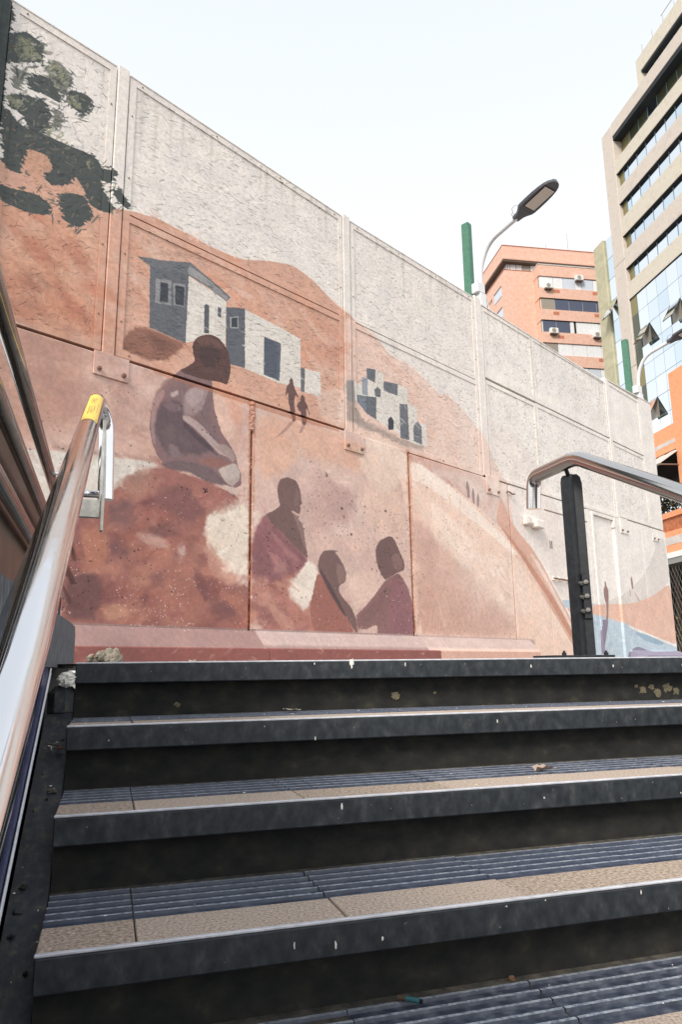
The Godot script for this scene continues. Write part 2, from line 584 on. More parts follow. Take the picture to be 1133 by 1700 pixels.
	scumble([2.398, 0.971, 2.811, 1.379, 3.48, 1.494, 3.58, 1.223, 3.622, 0.868, 4.012, 0.615, 4.051, 0.306, 2.445, 0.262], 150, [rgb(184, 118, 98), rgb(140, 84, 80), rgb(172, 104, 90), rgb(132, 80, 80), rgb(196, 138, 116), rgb(160, 98, 86)], 0.2, 0.07, 0.5, 0.65, 0.03)
	paint(curved([3.585, 1.26, 3.748, 1.32, 3.897, 1.396, 4.039, 1.385, 4.056, 0.776, 3.957, 0.752, 3.838, 0.784, 3.664, 0.923, 3.553, 1.116]), rgb(234, 216, 198), 0.02, 0.02, 1.0)
	paint(curved([3.541, 1.114, 3.664, 0.923, 3.838, 0.784, 4.011, 0.704, 3.945, 0.663, 3.749, 0.777, 3.589, 0.941]), rgb(226, 196, 174), 0.02, 0.02, 0.8)
	paint(curved([4.085, 0.255, 4.068, 1.345, 4.209, 1.282, 4.503, 1.093, 4.749, 0.987, 4.655, 0.852, 4.504, 0.756, 4.579, 0.567, 4.693, 0.462, 4.892, 0.843, 5.014, 0.853, 5.432, 0.284]), rgb(186, 126, 116), 0.01, 0.01, 1.0)
	# purple robe
	paint(curved([4.051, 1.143, 4.208, 1.345, 4.272, 1.298, 4.388, 1.244, 4.547, 1.153, 4.656, 1.044, 4.752, 0.972, 4.628, 0.86, 4.391, 0.743, 4.058, 0.7]), rgb(150, 98, 102), 0.008, 0.004, 1.0)
	scumble([4.075, 1.156, 4.221, 1.321, 4.547, 1.143, 4.71, 0.978, 4.391, 0.762, 4.094, 0.721], 28, [rgb(166, 108, 108), rgb(138, 88, 96), rgb(178, 120, 116)], 0.18, 0.03, -0.7, 0.6, 0.015)
	scumble([4.069, 0.738, 4.391, 0.762, 4.628, 0.84, 4.522, 0.655, 4.708, 0.409, 4.878, 0.84, 5.373, 0.298, 4.077, 0.268], 70, [rgb(186, 120, 102), rgb(158, 98, 90), rgb(200, 142, 122), rgb(146, 90, 88)], 0.15, 0.06, -0.3, 0.6, 0.025)
	paint(curved([4.752, 0.98, 4.864, 0.931, 4.878, 0.86, 4.834, 0.674, 4.75, 0.53, 4.687, 0.483, 4.628, 0.543, 4.548, 0.617, 4.516, 0.693, 4.642, 0.851]), rgb(238, 222, 207), 0.02, 0.015, 1.0)
	paint(curved([4.035, 1.373, 4.203, 1.344, 4.111, 1.179, 4.06, 1.039, 4.041, 1.037]), rgb(234, 214, 198), 0.03, 0.01, 0.8)
	# the big peach dune
	paint(curved([6.06, 2.386, 6.26, 2.338, 6.42, 2.264, 6.60, 2.208, 6.82, 2.124, 6.90, 2.153, 7.10, 2.11, 7.26, 2.105, 7.36, 2.058, 7.47, 2.01, 7.74, 1.921, 7.91, 1.862, 8.08, 1.785, 8.26, 1.706, 8.39, 1.625, 8.68, 1.41, 9.03, 1.127, 9.39, 0.863, 9.71, 0.556, 10.04, 0.269, 10.30, 0.063, 6.33, 0.016, 6.36, 1.332]), rgb(236, 198, 178), 0.006, 0.004, 1.0)
	paint(curved([5.59, 2.382, 6.01, 2.427, 6.27, 2.332, 6.46, 2.218, 6.78, 2.149, 7.20, 2.065, 7.52, 1.927, 7.26, 1.807, 7.02, 1.977, 7.13, 1.764, 6.76, 1.863, 6.37, 2.001, 5.53, 2.275]), rgb(240, 214, 196), 0.04, 0.02, 0.85)
	scumble([6.45, 2.111, 8.19, 1.698, 9.16, 0.812, 9.09, 0.322, 6.45, 0.273], 110, [rgb(240, 210, 192), rgb(222, 172, 150), rgb(214, 162, 142), rgb(236, 196, 176), rgb(205, 155, 135)], 0.22, 0.09, -0.7, 0.5, 0.05)
	paint(curved([6.61, 0.777, 7.01, 0.977, 7.69, 0.844, 8.35, 0.538, 8.47, 0.295, 6.45, 0.26]), rgb(208, 162, 144), 0.12, 0.05, 0.6)
	paint(curved([6.45, 2.111, 6.89, 1.898, 7.23, 1.578, 7.57, 1.021, 7.30, 0.856, 6.86, 1.388, 6.43, 1.755]), rgb(238, 212, 194), 0.06, 0.02, 0.6)
	# shaded slope under the seam
	paint(curved([6.14, 2.368, 7.50, 2.361, 7.93, 2.337, 8.11, 2.043, 7.91, 1.862, 7.74, 1.921, 7.47, 2.01, 7.36, 2.058, 7.26, 2.105, 7.10, 2.11, 6.90, 2.153, 6.82, 2.124, 6.60, 2.208, 6.42, 2.264, 6.26, 2.354]), rgb(216, 170, 154), 0.008, 0.004, 1.0)
	scumble([6.30, 2.333, 6.90, 2.249, 7.65, 2.104, 7.36, 2.074, 6.85, 2.144], 24, [rgb(198, 140, 120), rgb(222, 180, 164), rgb(190, 132, 116)], 0.12, 0.04, -0.5, 0.6, 0.015)
	paint(curved([6.68, 2.269, 7.27, 2.302, 7.89, 2.246, 7.99, 2.076, 7.81, 1.997, 7.47, 2.076, 7.16, 2.151, 6.85, 2.192]), rgb(226, 204, 194), 0.05, 0.0, 0.5)
	# the long curving ridge
	paint(curved([8.10, 1.812, 8.39, 1.625, 8.68, 1.41, 9.03, 1.127, 9.39, 0.863, 9.71, 0.556, 10.04, 0.269, 10.30, 0.063, 10.40, 0.063, 10.33, 0.123, 10.18, 0.331, 10.03, 0.567, 9.81, 0.797, 9.54, 1.048, 9.28, 1.323, 9.02, 1.531, 8.76, 1.676, 8.54, 1.805, 8.38, 2.025, 8.19, 2.166]), rgb(228, 182, 162), 0.004, 0.002, 1.0)
	paint(curved([8.10, 1.812, 8.39, 1.625, 8.68, 1.41, 9.03, 1.127, 9.39, 0.863, 9.71, 0.556, 10.04, 0.269, 10.30, 0.063, 10.35, 0.093, 10.17, 0.271, 9.90, 0.563, 9.57, 0.873, 9.25, 1.116, 8.89, 1.402, 8.54, 1.621, 8.25, 1.81]), rgb(190, 122, 100), 0.006, 0.004, 0.8)
	paint(curved([8.90, 1.432, 9.12, 1.425, 9.43, 1.129, 9.76, 0.854, 10.07, 0.479, 10.25, 0.182, 10.16, 0.211, 9.84, 0.59, 9.51, 0.87, 9.15, 1.224]), rgb(242, 226, 216), 0.02, 0.0, 0.7)
	paint(curved([8.54, 1.593, 8.79, 1.42, 9.13, 1.049, 9.50, 0.752, 9.92, 0.326, 10.14, 0.077, 9.16, 0.077, 8.72, 0.076, 8.82, 0.998]), rgb(234, 200, 182), 0.03, 0.01, 0.6)
	# the edge of the big pale disc
	paint(curved([13.55, 2.165, 13.38, 1.917, 12.91, 1.536, 12.31, 1.238, 11.68, 1.026, 11.01, 0.879, 11.99, 0.94, 12.51, 1.003, 13.19, 1.15, 14.01, 1.451, 13.99, 1.939, 13.93, 2.289]), rgb(223, 212, 206), 0.004, 0.0, 1.0)
	# orange shore
	paint(curved([9.87, 0.77, 10.26, 0.82, 11.01, 0.879, 11.99, 0.94, 12.51, 1.003, 13.19, 1.15, 14.04, 1.453, 14.14, 0.288, 13.36, 0.388, 11.91, 0.604, 10.94, 0.709, 9.98, 0.691]), rgb(233, 178, 152), 0.004, 0.002, 1.0)
	# water
	paint(curved([9.73, 0.888, 10.27, 0.882, 11.01, 0.879, 10.26, 0.813, 9.83, 0.762]), rgb(176, 200, 216), 0.006, 0.002, 1.0)
	paint(curved([9.95, 0.699, 10.94, 0.716, 11.92, 0.614, 12.14, 0.519, 13.45, 0.335, 14.17, 0.232, 14.12, 0.062, 10.13, 0.063, 10.18, 0.331, 10.06, 0.568]), rgb(176, 200, 216), 0.004, 0.004, 1.0)
	scumble([10.11, 0.66, 10.93, 0.677, 11.98, 0.549, 12.98, 0.345, 11.73, 0.161, 10.41, 0.153], 50, [rgb(196, 214, 226), rgb(160, 186, 206), rgb(208, 220, 228), rgb(150, 172, 200)], 0.12, 0.04, -0.2, 0.6, 0.012)
	paint(curved([12.14, 0.502, 12.65, 0.462, 13.45, 0.335, 13.33, 0.279, 12.61, 0.34]), rgb(122, 160, 186), 0.006, 0.004, 0.8)
	paint(curved([11.80, 0.112, 12.12, 0.23, 12.33, 0.25, 12.79, 0.167, 14.16, 0.194, 14.12, 0.062, 11.79, 0.063]), rgb(110, 102, 132), 0.006, 0.004, 0.9)
	paint(curved([10.21, 0.513, 10.33, 0.425, 10.34, 0.123, 10.21, 0.122]), rgb(110, 98, 126), 0.006, 0.002, 0.9)
	scumble([12.06, 0.875, 13.81, 1.302, 13.97, 0.436, 13.01, 0.489], 40, [rgb(222, 164, 138), rgb(240, 192, 168)], 0.2, 0.03, 1.5, 0.5, 0.012)
	# tones within the mound, robe, dune and plaster
	paint(curved([4.996, 1.781, 5.36, 1.778, 5.484, 1.643, 5.29, 1.396, 4.992, 1.399, 4.907, 1.596]), rgb(196, 158, 150), 0.1, 0.04000000000000001, 0.85)
	paint(curved([5.555, 1.879, 6.18, 1.988, 6.25, 1.428, 5.802, 1.329, 5.546, 1.563]), rgb(230, 192, 172), 0.1, 0.04000000000000001, 0.7)
	paint(curved([5.248, 0.842, 5.789, 0.972, 5.648, 0.658, 5.393, 0.519]), rgb(234, 200, 182), 0.06, 0.024, 0.7)
	paint(curved([4.852, 1.819, 5.116, 1.889, 4.99, 1.274, 4.819, 1.13, 4.737, 1.324]), rgb(206, 166, 156), 0.08, 0.032, 0.6)
	paint(curved([4.421, 2.339, 5.164, 2.326, 5.92, 2.221, 5.521, 1.943, 4.657, 1.967]), rgb(226, 176, 150), 0.06, 0.024, 0.8)
	paint(curved([5.435, 2.255, 6.13, 2.298, 6.24, 2.005, 5.902, 1.743, 5.523, 2.009]), rgb(238, 208, 190), 0.05, 0.020000000000000004, 0.8)
	paint(curved([4.089, 2.257, 4.421, 2.339, 4.657, 1.967, 4.425, 1.744, 4.133, 1.634]), rgb(228, 178, 152), 0.05, 0.020000000000000004, 0.8)
	paint(curved([3.074, 1.384, 3.376, 1.453, 3.517, 1.339, 3.567, 1.228, 3.388, 1.126, 3.211, 1.178, 3.08, 1.272]), rgb(134, 88, 86), 0.05, 0.020000000000000004, 0.85)
	paint(curved([2.648, 1.206, 2.895, 1.28, 2.926, 1.067, 2.698, 1.002]), rgb(130, 90, 88), 0.05, 0.020000000000000004, 0.85)
	paint(curved([2.463, 0.973, 2.623, 1.01, 2.724, 0.866, 2.66, 0.688, 2.515, 0.709]), rgb(184, 120, 96), 0.04, 0.016, 0.85)
	paint(curved([2.666, 0.911, 2.853, 0.95, 2.899, 0.831, 2.749, 0.764]), rgb(122, 82, 82), 0.04, 0.016, 0.85)
	paint(curved([2.365, 0.63, 2.589, 0.665, 2.666, 0.586, 2.645, 0.335, 2.386, 0.325]), rgb(112, 76, 76), 0.05, 0.020000000000000004, 0.85)
	paint(curved([2.87, 1.006, 3.09, 1.033, 3.241, 0.958, 3.201, 0.912, 3.013, 0.932]), rgb(200, 158, 144), 0.02, 0.008, 0.85)
	paint(curved([3.302, 0.946, 3.376, 0.957, 3.38, 0.856, 3.306, 0.849]), rgb(216, 182, 170), 0.025, 0.010000000000000002, 0.85)
	paint(curved([2.675, 0.436, 2.841, 0.461, 2.942, 0.363, 2.701, 0.317]), rgb(196, 142, 116), 0.03, 0.012, 0.85)
	paint(curved([3.018, 0.825, 3.309, 0.872, 3.58, 0.802, 3.593, 0.388, 3.122, 0.335]), rgb(178, 116, 100), 0.06, 0.024, 0.7)
	paint(curved([3.445, 0.772, 3.517, 0.797, 3.622, 0.577, 3.595, 0.496, 3.495, 0.625]), rgb(126, 80, 80), 0.02, 0.008, 0.85)
	paint(curved([3.59, 0.5, 3.776, 0.548, 3.924, 0.439, 3.733, 0.355]), rgb(118, 78, 80), 0.04, 0.016, 0.7)
	paint(curved([3.528, 0.989, 3.67, 0.927, 3.867, 0.788, 3.981, 0.678, 3.821, 0.647, 3.628, 0.768]), rgb(208, 154, 136), 0.035, 0.014000000000000002, 0.85)
	paint(curved([2.715, 1.36, 2.884, 1.499, 3.066, 1.562, 3.031, 1.414, 2.835, 1.289]), rgb(174, 126, 110), 0.03, 0.012, 0.85)
	paint(curved([3.377, 1.434, 3.703, 1.468, 3.891, 1.416, 3.805, 1.338, 3.565, 1.283]), rgb(174, 112, 102), 0.03, 0.012, 0.85)
	paint(curved([2.966, 1.072, 3.171, 1.117, 3.346, 1.064, 3.218, 1.011, 3.05, 1.009]), rgb(120, 80, 80), 0.03, 0.012, 0.6)
	paint(curved([2.867, 0.705, 3.022, 0.753, 3.11, 0.617, 2.934, 0.535]), rgb(186, 126, 106), 0.04, 0.016, 0.7)
	paint(curved([3.064, 0.721, 3.187, 0.731, 3.171, 0.622, 3.069, 0.614]), rgb(136, 92, 90), 0.03, 0.012, 0.7)
	paint(curved([4.267, 1.242, 4.393, 1.219, 4.628, 1.05, 4.66, 0.974, 4.497, 0.977, 4.318, 1.113]), rgb(172, 118, 116), 0.02, 0.008, 0.85)
	paint(curved([4.229, 1.295, 4.317, 1.249, 4.575, 1.084, 4.709, 0.978, 4.682, 0.956, 4.497, 1.055, 4.267, 1.223]), rgb(130, 84, 90), 0.008, 0.0032, 0.7)
	paint(curved([4.344, 0.943, 4.497, 0.939, 4.472, 0.82, 4.296, 0.806]), rgb(178, 126, 120), 0.03, 0.012, 0.7)
	paint(curved([4.098, 1.107, 4.243, 1.105, 4.271, 0.804, 4.104, 0.717]), rgb(140, 92, 94), 0.04, 0.016, 0.7)
	paint(curved([4.129, 0.645, 4.322, 0.639, 4.398, 0.437, 4.155, 0.427]), rgb(196, 140, 124), 0.04, 0.016, 0.7)
	paint(curved([4.274, 0.543, 4.473, 0.459, 4.628, 0.332, 4.499, 0.291, 4.3, 0.397]), rgb(206, 156, 136), 0.03, 0.012, 0.6)
	paint(curved([4.131, 0.499, 4.274, 0.506, 4.374, 0.362, 4.157, 0.319]), rgb(150, 98, 92), 0.03, 0.012, 0.7)
	paint(curved([4.844, 0.731, 4.984, 0.741, 5.182, 0.469, 5.092, 0.306, 4.814, 0.299]), rgb(190, 132, 118), 0.04, 0.016, 0.6)
	paint(curved([4.485, 0.687, 4.602, 0.753, 4.628, 0.639, 4.537, 0.557]), rgb(238, 222, 208), 0.03, 0.012, 0.7)
	paint(curved([6.41, 1.056, 6.79, 1.442, 7.12, 1.247, 7.83, 0.912, 8.30, 0.64, 8.47, 0.344, 6.37, 0.288]), rgb(212, 166, 148), 0.09, 0.036, 0.85)
	paint(curved([6.31, 1.628, 6.72, 1.534, 6.86, 1.247, 6.37, 1.053]), rgb(208, 164, 150), 0.06, 0.024, 0.7)
	paint(curved([6.95, 1.537, 7.32, 1.571, 7.61, 1.376, 7.52, 1.229, 7.26, 1.281, 7.00, 1.415]), rgb(246, 230, 216), 0.02, 0.008, 0.9)
	paint(curved([6.28, 2.247, 6.76, 2.223, 7.45, 2.007, 7.82, 1.827, 8.30, 1.621, 8.66, 1.399, 8.39, 1.401, 7.89, 1.6, 7.34, 1.719, 6.83, 1.908, 6.34, 1.957]), rgb(246, 222, 206), 0.04, 0.016, 0.9)
	paint(curved([7.44, 1.305, 8.28, 1.39, 8.50, 1.013, 8.12, 0.849, 7.64, 0.979]), rgb(242, 200, 176), 0.06, 0.024, 0.8)
	paint(curved([6.36, 2.289, 6.68, 2.195, 6.61, 1.798, 6.37, 1.761]), rgb(240, 206, 186), 0.05, 0.020000000000000004, 0.7)
	paint(curved([7.26, 0.772, 8.01, 0.761, 8.38, 0.451, 7.36, 0.371]), rgb(204, 156, 138), 0.06, 0.024, 0.6)
	paint(curved([8.51, 1.529, 9.03, 1.228, 9.44, 0.78, 9.98, 0.132, 9.22, 0.086, 8.68, 0.293, 8.47, 0.344, 8.45, 1.066]), rgb(238, 198, 174), 0.012, 0.0048000000000000004, 0.7)
	paint(curved([8.74, 1.204, 9.07, 1.083, 9.44, 0.749, 9.81, 0.312, 9.68, 0.309, 9.24, 0.652, 8.77, 0.975]), rgb(248, 226, 212), 0.02, 0.008, 0.8)
	paint(curved([8.21, 1.724, 8.51, 1.588, 9.03, 1.228, 9.46, 0.87, 9.85, 0.555, 10.18, 0.164, 9.99, 0.223, 9.55, 0.634, 9.06, 0.994, 8.59, 1.335]), rgb(204, 138, 112), 0.006, 0.0024000000000000002, 0.75)
	paint(curved([8.82, 1.357, 9.17, 1.359, 9.49, 1.084, 9.88, 0.709, 10.19, 0.226, 10.06, 0.255, 9.67, 0.639, 9.29, 0.95]), rgb(240, 214, 200), 0.015, 0.006, 0.7)
	smear([1.62, 0.3, 8.4, 0.3, 8.4, 2.38, 1.62, 2.38], 1500, 0.13, 0.03, -0.35, 0.7, 0.5, 0.012)
	smear([1.62, 0.3, 4.0, 0.3, 4.0, 1.55, 1.62, 1.55], 900, 0.07, 0.022, 0.6, 0.8, 0.6, 0.008)
	smear([1.62, 2.42, 8.0, 2.42, 8.0, 3.75, 1.62, 3.9], 1100, 0.11, 0.022, -0.2, 0.6, 0.5, 0.01)
	paint(curved([6.27, 2.259, 6.56, 2.276, 6.84, 2.186, 7.45, 2.007, 7.82, 1.827, 8.30, 1.621, 8.60, 1.423, 8.44, 1.436, 7.95, 1.648, 7.44, 1.814, 7.00, 1.962, 6.59, 2.075, 6.35, 2.045]), rgb(250, 228, 212), 0.018, 0.0072, 0.8)
	paint(curved([6.42, 1.945, 6.91, 1.921, 7.47, 1.683, 8.08, 1.482, 8.47, 1.181, 8.34, 1.002, 7.75, 1.121, 7.29, 1.186, 6.88, 1.452, 6.48, 1.553]), rgb(246, 206, 184), 0.05, 0.020000000000000004, 0.55)
	paint(curved([7.01, 1.532, 7.37, 1.536, 7.58, 1.374, 7.50, 1.259, 7.26, 1.313, 7.05, 1.42]), rgb(250, 236, 224), 0.014, 0.005600000000000001, 0.8)
	paint(curved([6.44, 0.866, 6.84, 0.92, 7.40, 0.831, 8.09, 0.604, 8.37, 0.369, 6.41, 0.312]), rgb(200, 150, 132), 0.05, 0.020000000000000004, 0.45)
	scumble([6.36, 2.211, 7.35, 1.937, 8.39, 1.401, 8.45, 1.009, 7.30, 1.291, 6.42, 1.843], 70, [rgb(252, 232, 218), rgb(240, 200, 178), rgb(246, 216, 198)], 0.14, 0.03, -0.75, 0.6, 0.008)
	scumble([6.41, 1.105, 7.83, 0.912, 8.37, 0.369, 6.41, 0.3], 60, [rgb(206, 158, 140), rgb(222, 178, 158), rgb(196, 146, 130)], 0.1, 0.03, -1.2, 0.5, 0.008)
	paint(curved([8.52, 1.415, 8.91, 1.218, 9.33, 0.803, 9.85, 0.162, 9.60, 0.16, 8.94, 0.524, 8.52, 0.733]), rgb(244, 206, 186), 0.02, 0.008, 0.5)
	# dark leaves on the left panel
	paint(curved([1.695, 4.745, 1.763, 4.817, 1.863, 4.806, 1.925, 4.771, 1.902, 4.618, 1.768, 4.542, 1.693, 4.473, 1.644, 4.496, 1.644, 4.689]), rgb(76, 82, 80), 0.004, 0.035, 1.0)
	paint(curved([1.617, 4.919, 1.666, 4.975, 1.676, 4.731, 1.627, 4.696, 1.614, 4.859]), rgb(76, 82, 80), 0.004, 0.035, 1.0)
	paint(curved([1.613, 4.686, 1.676, 4.731, 1.694, 4.458, 1.634, 4.418]), rgb(76, 82, 80), 0.004, 0.035, 1.0)
	paint(curved([1.808, 4.44, 1.885, 4.51, 1.985, 4.536, 2.097, 4.413, 2.066, 4.359, 1.93, 4.362, 1.824, 4.332]), rgb(76, 82, 80), 0.004, 0.035, 1.0)
	paint(curved([2.144, 4.502, 2.212, 4.565, 2.34, 4.566, 2.348, 4.506, 2.279, 4.364, 2.187, 4.387, 2.124, 4.41]), rgb(76, 82, 80), 0.004, 0.035, 1.0)
	paint(curved([1.69, 4.213, 1.821, 4.277, 1.992, 4.309, 2.016, 4.094, 1.926, 3.966, 1.841, 4.01, 1.786, 4.106, 1.693, 4.086]), rgb(76, 82, 80), 0.004, 0.035, 1.0)
	paint(curved([1.693, 4.077, 1.81, 3.992, 1.955, 4.021, 2.176, 4.034, 2.353, 4.056, 2.448, 4.03, 2.485, 3.775, 2.434, 3.643, 2.303, 3.717, 2.211, 3.764, 2.075, 3.752, 2., 3.856, 1.855, 3.834, 1.825, 3.597, 1.764, 3.585, 1.686, 3.597, 1.651, 4.024]), rgb(76, 82, 80), 0.004, 0.035, 1.0)
	paint(curved([2.302, 3.999, 2.37, 4.085, 2.455, 3.974, 2.585, 4.024, 2.551, 3.883, 2.476, 3.864]), rgb(76, 82, 80), 0.004, 0.035, 1.0)
	paint(curved([2.02, 3.815, 2.183, 3.923, 2.223, 3.714, 2.051, 3.606, 1.979, 3.697]), rgb(76, 82, 80), 0.004, 0.035, 1.0)
	paint(curved([1.67, 3.431, 1.82, 3.459, 1.961, 3.491, 2.071, 3.455, 2.069, 3.36, 1.879, 3.308, 1.679, 3.314]), rgb(76, 82, 80), 0.004, 0.035, 1.0)
	paint(curved([2.103, 3.581, 2.323, 3.674, 2.417, 3.527, 2.307, 3.372, 2.169, 3.371]), rgb(76, 82, 80), 0.004, 0.035, 1.0)
	paint(curved([2.321, 3.711, 2.5, 3.783, 2.593, 3.649, 2.511, 3.591, 2.363, 3.614]), rgb(76, 82, 80), 0.004, 0.035, 1.0)
	paint(curved([2.536, 3.801, 2.598, 3.888, 2.735, 3.778, 2.695, 3.713, 2.577, 3.763]), rgb(76, 82, 80), 0.004, 0.035, 1.0)
	paint(curved([1.605, 4.398, 1.649, 4.428, 1.672, 3.964, 1.662, 3.707]), rgb(76, 82, 80), 0.004, 0.035, 1.0)
	paint(curved([1.937, 4.603, 2.005, 4.727, 2.098, 4.707, 2.175, 4.625, 2.096, 4.428, 2.004, 4.506]), rgb(92, 95, 88), 0.006, 0.04, 0.75)
	paint(curved([2.02, 4.287, 2.105, 4.301, 2.114, 4.167, 2.034, 4.082]), rgb(92, 95, 88), 0.006, 0.04, 0.75)
	paint(curved([1.694, 4.458, 1.807, 4.458, 1.787, 4.293, 1.693, 4.271]), rgb(92, 95, 88), 0.006, 0.04, 0.75)
	paint(curved([1.72, 4.734, 1.814, 4.787, 1.856, 4.719, 1.909, 4.646, 1.767, 4.553, 1.695, 4.569]), rgb(140, 141, 114), 0.005, 0.02, 0.9)
	paint(curved([1.96, 4.638, 2.024, 4.71, 2.12, 4.641, 2.072, 4.53]), rgb(140, 141, 114), 0.005, 0.02, 0.9)
	paint(curved([2.128, 4.472, 2.212, 4.496, 2.27, 4.418, 2.205, 4.388]), rgb(140, 141, 114), 0.005, 0.02, 0.9)
	paint(curved([1.671, 4.155, 1.761, 4.221, 1.821, 4.165, 1.72, 4.136]), rgb(140, 141, 114), 0.005, 0.02, 0.9)
	paint(curved([2.322, 3.98, 2.374, 4.019, 2.397, 3.943, 2.344, 3.915]), rgb(140, 141, 114), 0.005, 0.02, 0.9)
	scumble([1.671, 4.747, 1.859, 4.862, 1.952, 4.75, 1.913, 4.586, 1.695, 4.44], 46, [rgb(76, 82, 80), rgb(76, 82, 80), rgb(84, 87, 84)], 0.045, 0.008, 0.9, 0.9, 0.003)
	scumble([1.912, 4.605, 2.129, 4.731, 2.224, 4.653, 2.132, 4.416, 1.99, 4.462], 46, [rgb(76, 82, 80), rgb(76, 82, 80), rgb(84, 87, 84)], 0.045, 0.008, 0.9, 0.9, 0.003)
	scumble([2.092, 4.488, 2.319, 4.613, 2.399, 4.522, 2.282, 4.31, 2.1, 4.376], 46, [rgb(76, 82, 80), rgb(76, 82, 80), rgb(84, 87, 84)], 0.045, 0.008, 0.9, 0.9, 0.003)
	scumble([1.666, 4.216, 1.998, 4.351, 2.065, 4.123, 1.963, 3.913, 1.731, 3.999], 46, [rgb(76, 82, 80), rgb(76, 82, 80), rgb(84, 87, 84)], 0.045, 0.008, 0.9, 0.9, 0.003)
	scumble([1.681, 4.042, 2.038, 4.031, 2.464, 4.078, 2.506, 3.67, 2.329, 3.582, 2.062, 3.689, 1.849, 3.703, 1.702, 3.588], 46, [rgb(76, 82, 80), rgb(76, 82, 80), rgb(84, 87, 84)], 0.045, 0.008, 0.9, 0.9, 0.003)
	scumble([1.668, 3.447, 2.087, 3.573, 2.103, 3.344, 1.682, 3.281], 46, [rgb(76, 82, 80), rgb(76, 82, 80), rgb(84, 87, 84)], 0.045, 0.008, 0.9, 0.9, 0.003)
	scumble([2.07, 3.583, 2.407, 3.774, 2.459, 3.531, 2.31, 3.33, 2.138, 3.324], 46, [rgb(76, 82, 80), rgb(76, 82, 80), rgb(84, 87, 84)], 0.045, 0.008, 0.9, 0.9, 0.003)
	scumble([2.351, 4.094, 2.599, 4.052, 2.609, 3.877, 2.771, 3.78, 2.548, 3.593, 2.357, 3.71], 46, [rgb(76, 82, 80), rgb(76, 82, 80), rgb(84, 87, 84)], 0.045, 0.008, 0.9, 0.9, 0.003)
	scumble([1.704, 4.732, 1.898, 4.791, 1.91, 4.633, 1.737, 4.516], 26, [rgb(140, 141, 114), rgb(122, 124, 98), rgb(160, 160, 134)], 0.035, 0.008, 0.8, 0.85, 0.003)
	scumble([1.943, 4.645, 2.15, 4.685, 2.095, 4.451, 1.968, 4.526], 26, [rgb(140, 141, 114), rgb(122, 124, 98), rgb(160, 160, 134)], 0.035, 0.008, 0.8, 0.85, 0.003)
	scumble([2.11, 4.48, 2.269, 4.521, 2.259, 4.395, 2.133, 4.397], 26, [rgb(140, 141, 114), rgb(122, 124, 98), rgb(160, 160, 134)], 0.035, 0.008, 0.8, 0.85, 0.003)
	scumble([1.669, 4.181, 1.839, 4.251, 1.816, 4.125, 1.691, 4.103], 26, [rgb(140, 141, 114), rgb(122, 124, 98), rgb(160, 160, 134)], 0.035, 0.008, 0.8, 0.85, 0.003)
	scumble([1.868, 4.081, 2.115, 4.153, 2.176, 4.034, 1.957, 3.985], 26, [rgb(140, 141, 114), rgb(122, 124, 98), rgb(160, 160, 134)], 0.035, 0.008, 0.8, 0.85, 0.003)
	scumble([1.984, 4.304, 2.136, 4.359, 2.151, 4.135, 2.035, 4.068], 16, [rgb(110, 112, 104), rgb(80, 84, 82)], 0.03, 0.006, 1.0, 0.6, 0.003)
	scumble([1.644, 4.689, 1.895, 4.829, 2.172, 4.619, 2.343, 4.527, 2.279, 4.368, 2.018, 4.076, 2.448, 4.03, 2.468, 3.689, 2.169, 3.375, 1.724, 3.319], 120, [rgb(64, 68, 69), rgb(90, 92, 86), rgb(120, 120, 102), rgb(52, 56, 58)], 0.05, 0.012, 0.6, 0.7, 0.004)
	scumble([1.613, 4.686, 1.924, 4.909, 2.189, 4.631, 2.376, 4.589, 2.281, 4.33, 2.052, 4.077, 1.72, 4.139], 60, [rgb(228, 219, 214), rgb(214, 206, 200)], 0.03, 0.005, 0.9, 0.55, 0.003)
	scumble([1.672, 3.964, 2.024, 3.986, 2.452, 3.953, 2.47, 3.652, 2.172, 3.322, 1.727, 3.286], 70, [rgb(206, 150, 124), rgb(190, 140, 118)], 0.03, 0.005, 0.9, 0.5, 0.003)
	paint(curved([1.855, 3.834, 2., 3.856, 2.078, 3.753, 1.98, 3.679, 1.97, 3.586, 1.905, 3.589, 1.849, 3.703]), rgb(214, 160, 132), 0.006, 0.02, 0.9)
	paint(curved([2.067, 3.615, 2.224, 3.708, 2.244, 3.804, 2.321, 3.711, 2.323, 3.67, 2.153, 3.606]), rgb(216, 164, 138), 0.006, 0.02, 0.9)
	# the grey and white houses
	paint([2.714, 2.491, 2.754, 2.615, 2.826, 2.71, 2.966, 2.747, 3.318, 2.721, 3.156, 2.519, 2.937, 2.448], rgb(146, 98, 82), 0.02, 0.02, 0.9)
	paint([2.945, 2.679, 3.149, 2.689, 3.257, 2.627, 3.031, 2.556], rgb(96, 64, 58), 0.05, 0.02, 0.4)
	paint([2.935, 3.316, 3.323, 3.375, 3.318, 2.729, 2.958, 2.755], rgb(104, 107, 114), 0.004, 0.006, 1.0)
	paint([3.323, 3.367, 3.737, 3.286, 3.738, 2.858, 3.676, 2.863, 3.559, 2.885, 3.382, 2.766, 3.313, 2.728], rgb(224, 216, 206), 0.004, 0.004, 1.0)
	paint([2.997, 3.215, 3.15, 3.257, 3.156, 3.024, 3.001, 2.99], rgb(150, 149, 150), 0.006, 0.006, 1.0)
	paint([3.164, 3.242, 3.293, 3.273, 3.288, 3.061, 3.181, 3.041], rgb(150, 149, 150), 0.006, 0.006, 1.0)
	paint([3.043, 3.198, 3.12, 3.215, 3.124, 3.04, 3.045, 3.022], rgb(62, 66, 76), 0.003, 0.003, 1.0)
	paint([3.19, 3.227, 3.283, 3.247, 3.283, 3.067, 3.195, 3.051], rgb(62, 66, 76), 0.003, 0.003, 1.0)
